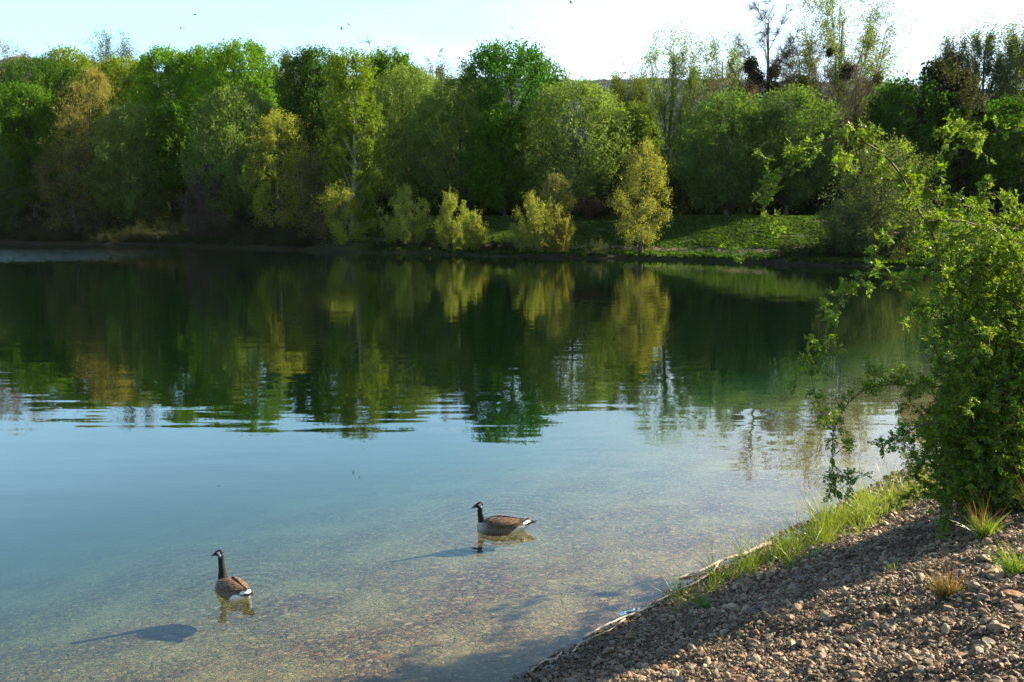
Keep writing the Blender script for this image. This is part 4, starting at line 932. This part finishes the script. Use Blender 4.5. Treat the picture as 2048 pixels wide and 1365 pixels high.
def make_goose(label, loc, heading, neck, head_yaw=0.0, scale=1.0):
    root = empty('goose', loc); root.rotation_euler = (0, 0, heading); root.scale = (scale,) * 3; tag(root, label, 'goose', 'geese swimming in the shallows')
    acc = Acc(); acc.add(*(lambda v, t, q: (v, [t, q]))(*loft([((x, 0, z), (0, ry, 0), (0, 0, rz)) for x, z, ry, rz in BODY])))
    N = catmull(np.array([p[:3] for p in neck]), 5); r = np.interp(np.linspace(0, len(neck) - 1, len(N)), np.arange(len(neck)), [p[3] for p in neck])
    T = unit(np.gradient(N, axis=0)); ring = []
    for p, t_, rr in zip(N, T, r):
        u = unit(np.cross(t_, [0, 1, 0])); ring.append((p, u * rr * 1.08, np.array([0, 1, 0]) * rr * .92))
    v, t3, q = loft(ring, 16); acc.add(v, [t3, q])
    # head
    hp = N[-1]; yw = np.array([math.cos(head_yaw), math.sin(head_yaw), 0.0]); pit = unit(yw + np.array([0, 0, -.32])); lat = np.array([-yw[1], yw[0], 0]); upv = np.cross(pit, lat); upv = upv if upv[2] > 0 else -upv
    hc = hp + yw * .028 + [0, 0, .012]
    rings = [(hc - pit * .055, .012), (hc - pit * .045, .027), (hc - pit * .02, .037), (hc + pit * .01, .038), (hc + pit * .035, .031), (hc + pit * .055, .023), (hc + pit * .062, .019)]
    v, t3, q = loft([(c + upv * (.004 if k < 4 else 0), lat * rr * .82, upv * rr) for k, (c, rr) in enumerate(rings)], 16); acc.add(v, [t3, q])
    me = acc.mesh('body', True)
    o = bpy.data.objects.new('body', me); C.objects.link(o)
    rm = o.modifiers.new('r', 'REMESH'); rm.mode = 'VOXEL'; rm.voxel_size = .0065; sm = o.modifiers.new('s', 'SMOOTH'); sm.factor = .5; sm.iterations = 5
    dg = bpy.context.evaluated_depsgraph_get(); me2 = bpy.data.meshes.new_from_object(o.evaluated_get(dg)); o.modifiers.clear(); o.data = me2
    me2.materials.clear(); me2.materials.append(M['plume']); o.parent = root; me2.polygons.foreach_set('use_smooth', np.ones(len(me2.polygons), bool))
    P = np.empty(len(me2.vertices) * 3); me2.vertices.foreach_get('co', P); P = P.reshape(-1, 3)
    rng = np.random.RandomState(4); jit = rng.normal(0, .004, len(P)) + .006 * np.sin(P[:, 1] * 60)
    col = np.tile(np.array([.11, .08, .055]), (len(P), 1)); bar = np.full(len(P), .9)
    x, y, z = P.T
    side = (z < .06 + jit); col[side] = (.15, .125, .10)
    br = (x > .20 + jit * 2); k = np.clip((x - .16) / .12, 0, 1)[:, None]; col = col * (1 - k) + np.array([.40, .36, .31]) * k; bar *= 1 - .75 * k[:, 0]
    rump = (x < -.15 + jit * 2 - (z - .02) * 1.2) & (z < .112 + (x + .4) * .10 - .02) ; col[rump] = (.80, .78, .73); bar[rump] = 0
    up_ = (x < -.30) & (z > .115); col[up_] = (.75, .72, .68); bar[up_] = 0
    nb = np.array(neck[0][:3]); dn = np.linalg.norm((P[:, None] - N[None]) , axis=2).argmin(1)
    blk = (z > .118 + jit - (x - .27) * .35) & (x > .15) & (dn >= 3); col[blk] = (.006, .0055, .006); bar[blk] = 0
    rel = P - hc; a_ = rel @ pit; b_ = rel @ upv; c_ = np.abs(rel @ lat)
    cheek = (a_ > -.034) & (a_ < -.002 + b_ * .3) & (b_ < .022) & ((c_ > .010) | (b_ < -.02)) & (b_ > -.045); col[cheek] = (.78, .74, .68)
    cattr(me2, 'plume', col); fattr(me2, 'bar', bar)
    # bill
    v, t3, q = loft([(hc + pit * .058 - upv * .002, lat * .0165, upv * .019), (hc + pit * .078 - upv * .004, lat * .013, upv * .0135), (hc + pit * .10 - upv * .008, lat * .011, upv * .008), (hc + pit * .113 - upv * .011, lat * .007, upv * .004)], 12)
    acc = Acc(); acc.add(v, [t3, q]); link('bill', acc.mesh('bill', True), M['black'], root)
    for s in (-1, 1):
        bm = bmesh.new(); bmesh.ops.create_uvsphere(bm, u_segments=10, v_segments=8, radius=.0055, matrix=Matrix.Translation(Vector(hc + pit * .02 + upv * .010 + lat * s * .0285))); e = bpy.data.meshes.new('eye'); bm.to_mesh(e); bm.free(); link('eye', e, M['eye'], root)
        # folded wing: a thick curved shell over the flank ending in a point above the tail
        nu, nv = 22, 10; G = np.zeros((nu, nv, 3))
        for i in range(nu):
            u = i / (nu - 1); xx = .155 - .535 * u
            zc, ry, rz = [np.interp(xx, [b[0] for b in BODY], [b[k] for b in BODY]) for k in (1, 2, 3)]
            g = 1.06 + .05 * math.sin(math.pi * min(u * 1.3, 1)); topa = R(82 - 22 * (1 - math.sin(math.pi * min(u * 1.6, .5)))); bota = R(8) + R(56) * u ** 1.6 + R(30) * max(0, 1 - u * 5)
            if u > .75: zc += .03 * (u - .75) * 4; ry = max(ry, .05); rz = max(rz, .035)
            for j in range(nv):
                w_ = j / (nv - 1); an = topa * (1 - w_) + bota * w_
                G[i, j] = (xx + .02 * math.sin(w_ * 3), s * ry * g * math.cos(an), zc + rz * g * math.sin(an))
        V = G.reshape(-1, 3); ii, jj = np.meshgrid(np.arange(nu - 1), np.arange(nv - 1), indexing='ij'); b0 = (ii * nv + jj).ravel(); Q = np.stack([b0, b0 + 1, b0 + nv + 1, b0 + nv], 1)
        if s < 0: Q = Q[:, ::-1]
        wme = np_mesh('wing', V, [np.ascontiguousarray(Q)], True); bm = bmesh.new(); bm.from_mesh(wme); bmesh.ops.solidify(bm, geom=bm.faces[:], thickness=.009); bm.to_mesh(wme); bm.free()
        wme.polygons.foreach_set('use_smooth', np.ones(len(wme.polygons), bool)); link('wing', wme, M['wing'], root)
    v, t3, q = loft([((-.34, 0, .112), (0, .055, 0), (0, 0, .018)), ((-.40, 0, .122), (0, .050, 0), (0, 0, .012)), ((-.455, 0, .134), (0, .036, 0), (0, 0, .008)), ((-.49, 0, .142), (0, .02, 0), (0, 0, .004))], 14)
    acc = Acc(); acc.add(v, [t3, q]); link('tail', acc.mesh('tail', True), M['black'], root)
    return root
g1 = hit(1003, 1059); g2 = hit(466, 1186)
make_goose('goose with a short curved neck seen side on, farther out and to the right', (g1[0], g1[1], -.012), math.pi - R(4),
           [(.235, 0, .07, .075), (.262, 0, .125, .056), (.278, 0, .185, .042), (.290, 0, .245, .034), (.288, 0, .300, .030), (.272, 0, .335, .030)], R(0), .98)
make_goose('goose with upright straight neck seen from behind, nearer the camera on the left', (g2[0], g2[1], -.012), math.pi / 2 + R(46),
           [(.225, 0, .07, .082), (.250, 0, .14, .060), (.252, 0, .22, .046), (.262, 0, .31, .039), (.268, 0, .39, .036), (.262, 0, .435, .034)], R(34), .90)

# ------------------------------------------------------------------ swallows
def bird(px, py, y, yaw, roll, label):
    p = at(px, py, y); v = []; 
    def wing(s): return [(.04, 0, 0), (-.05, 0, 0), (-.03, s * .13, .05), (.05, s * .12, .055), (-.09, s * .30, .03)]
    acc = Acc()
    vv, t3, q = loft([((-.14, 0, 0), (0, .004, 0), (0, 0, .004)), ((-.06, 0, 0), (0, .02, 0), (0, 0, .018)), ((.02, 0, 0), (0, .026, 0), (0, 0, .024)), ((.07, 0, .004), (0, .018, 0), (0, 0, .018)), ((.10, 0, .003), (0, .004, 0), (0, 0, .004))], 8)
    acc.add(vv, [t3, q]); body = acc.mesh('body', True)
    root = empty('swallow', p); root.rotation_euler = (roll, 0, yaw); root.scale = (1.5,) * 3; tag(root, label, 'bird', 'birds flying over the wood')
    link('body', body, M['black'], root)
    for s in (-1, 1):
        V = np.array(wing(s)); V2 = np.vstack([V, V + [0, 0, .006]])
        T = np.array([(0, 3, 2), (0, 2, 1), (3, 4, 2)]); side = np.array([(0, 1, 6, 5), (1, 2, 7, 6), (2, 4, 9, 7), (4, 3, 8, 9), (3, 0, 5, 8)])
        link('wing', np_mesh('wing', V2, [np.concatenate([T[:, ::-1], T + 5]), side]), M['black'], root)
for a in ((1142, 6, 70, .4, .6, 'dark bird at the very top edge of the sky'), (697, 50, 85, 2.2, .5, 'dark bird left of the leafless tree top, the larger of two'), (683, 58, 90, .3, -.3, 'small dark bird just beside and below the larger one over the narrow poplar'), (1025, 57, 85, 1.9, .2, 'dark bird high above the vivid central maple'), (1035, 80, 90, 1.2, .8, 'small dark bird close above the vivid central maple'), (362, 57, 95, 2.8, .2, 'small dark bird over the left part of the wood'), (390, 30, 90, .2, .4, 'tiny dark bird highest over the left part of the wood'), (2023, 38, 80, 1.0, .7, 'dark bird beside the airy poplar at the right edge')):
    bird(*a)

# ------------------------------------------------------------------ air
def haze():
    x0, x1, y0, y1, z0, z1 = -2700, 2700, -1300, 3500, -7.5, 230
    V = [(x0, y0, z0), (x1, y0, z0), (x1, y1, z0), (x0, y1, z0), (x0, y0, z1), (x1, y0, z1), (x1, y1, z1), (x0, y1, z1)]
    Q = np.array([(3, 2, 1, 0), (4, 5, 6, 7), (0, 1, 5, 4), (1, 2, 6, 5), (2, 3, 7, 6), (3, 0, 4, 7)])
    t = NT('haze'); v = t.node('VolumePrincipled'); v.inputs['Color'].default_value = (.85, .92, 1, 1); v.inputs['Density'].default_value = 0.00002; v.inputs['Anisotropy'].default_value = 0.2
    t.l.new(v.outputs[0], t.out.inputs['Volume'])
    tag(link('haze', np_mesh('haze', V, [Q]), t.m), 'thin spring haze over the lake and the hills', 'haze', kind='stuff')
haze()
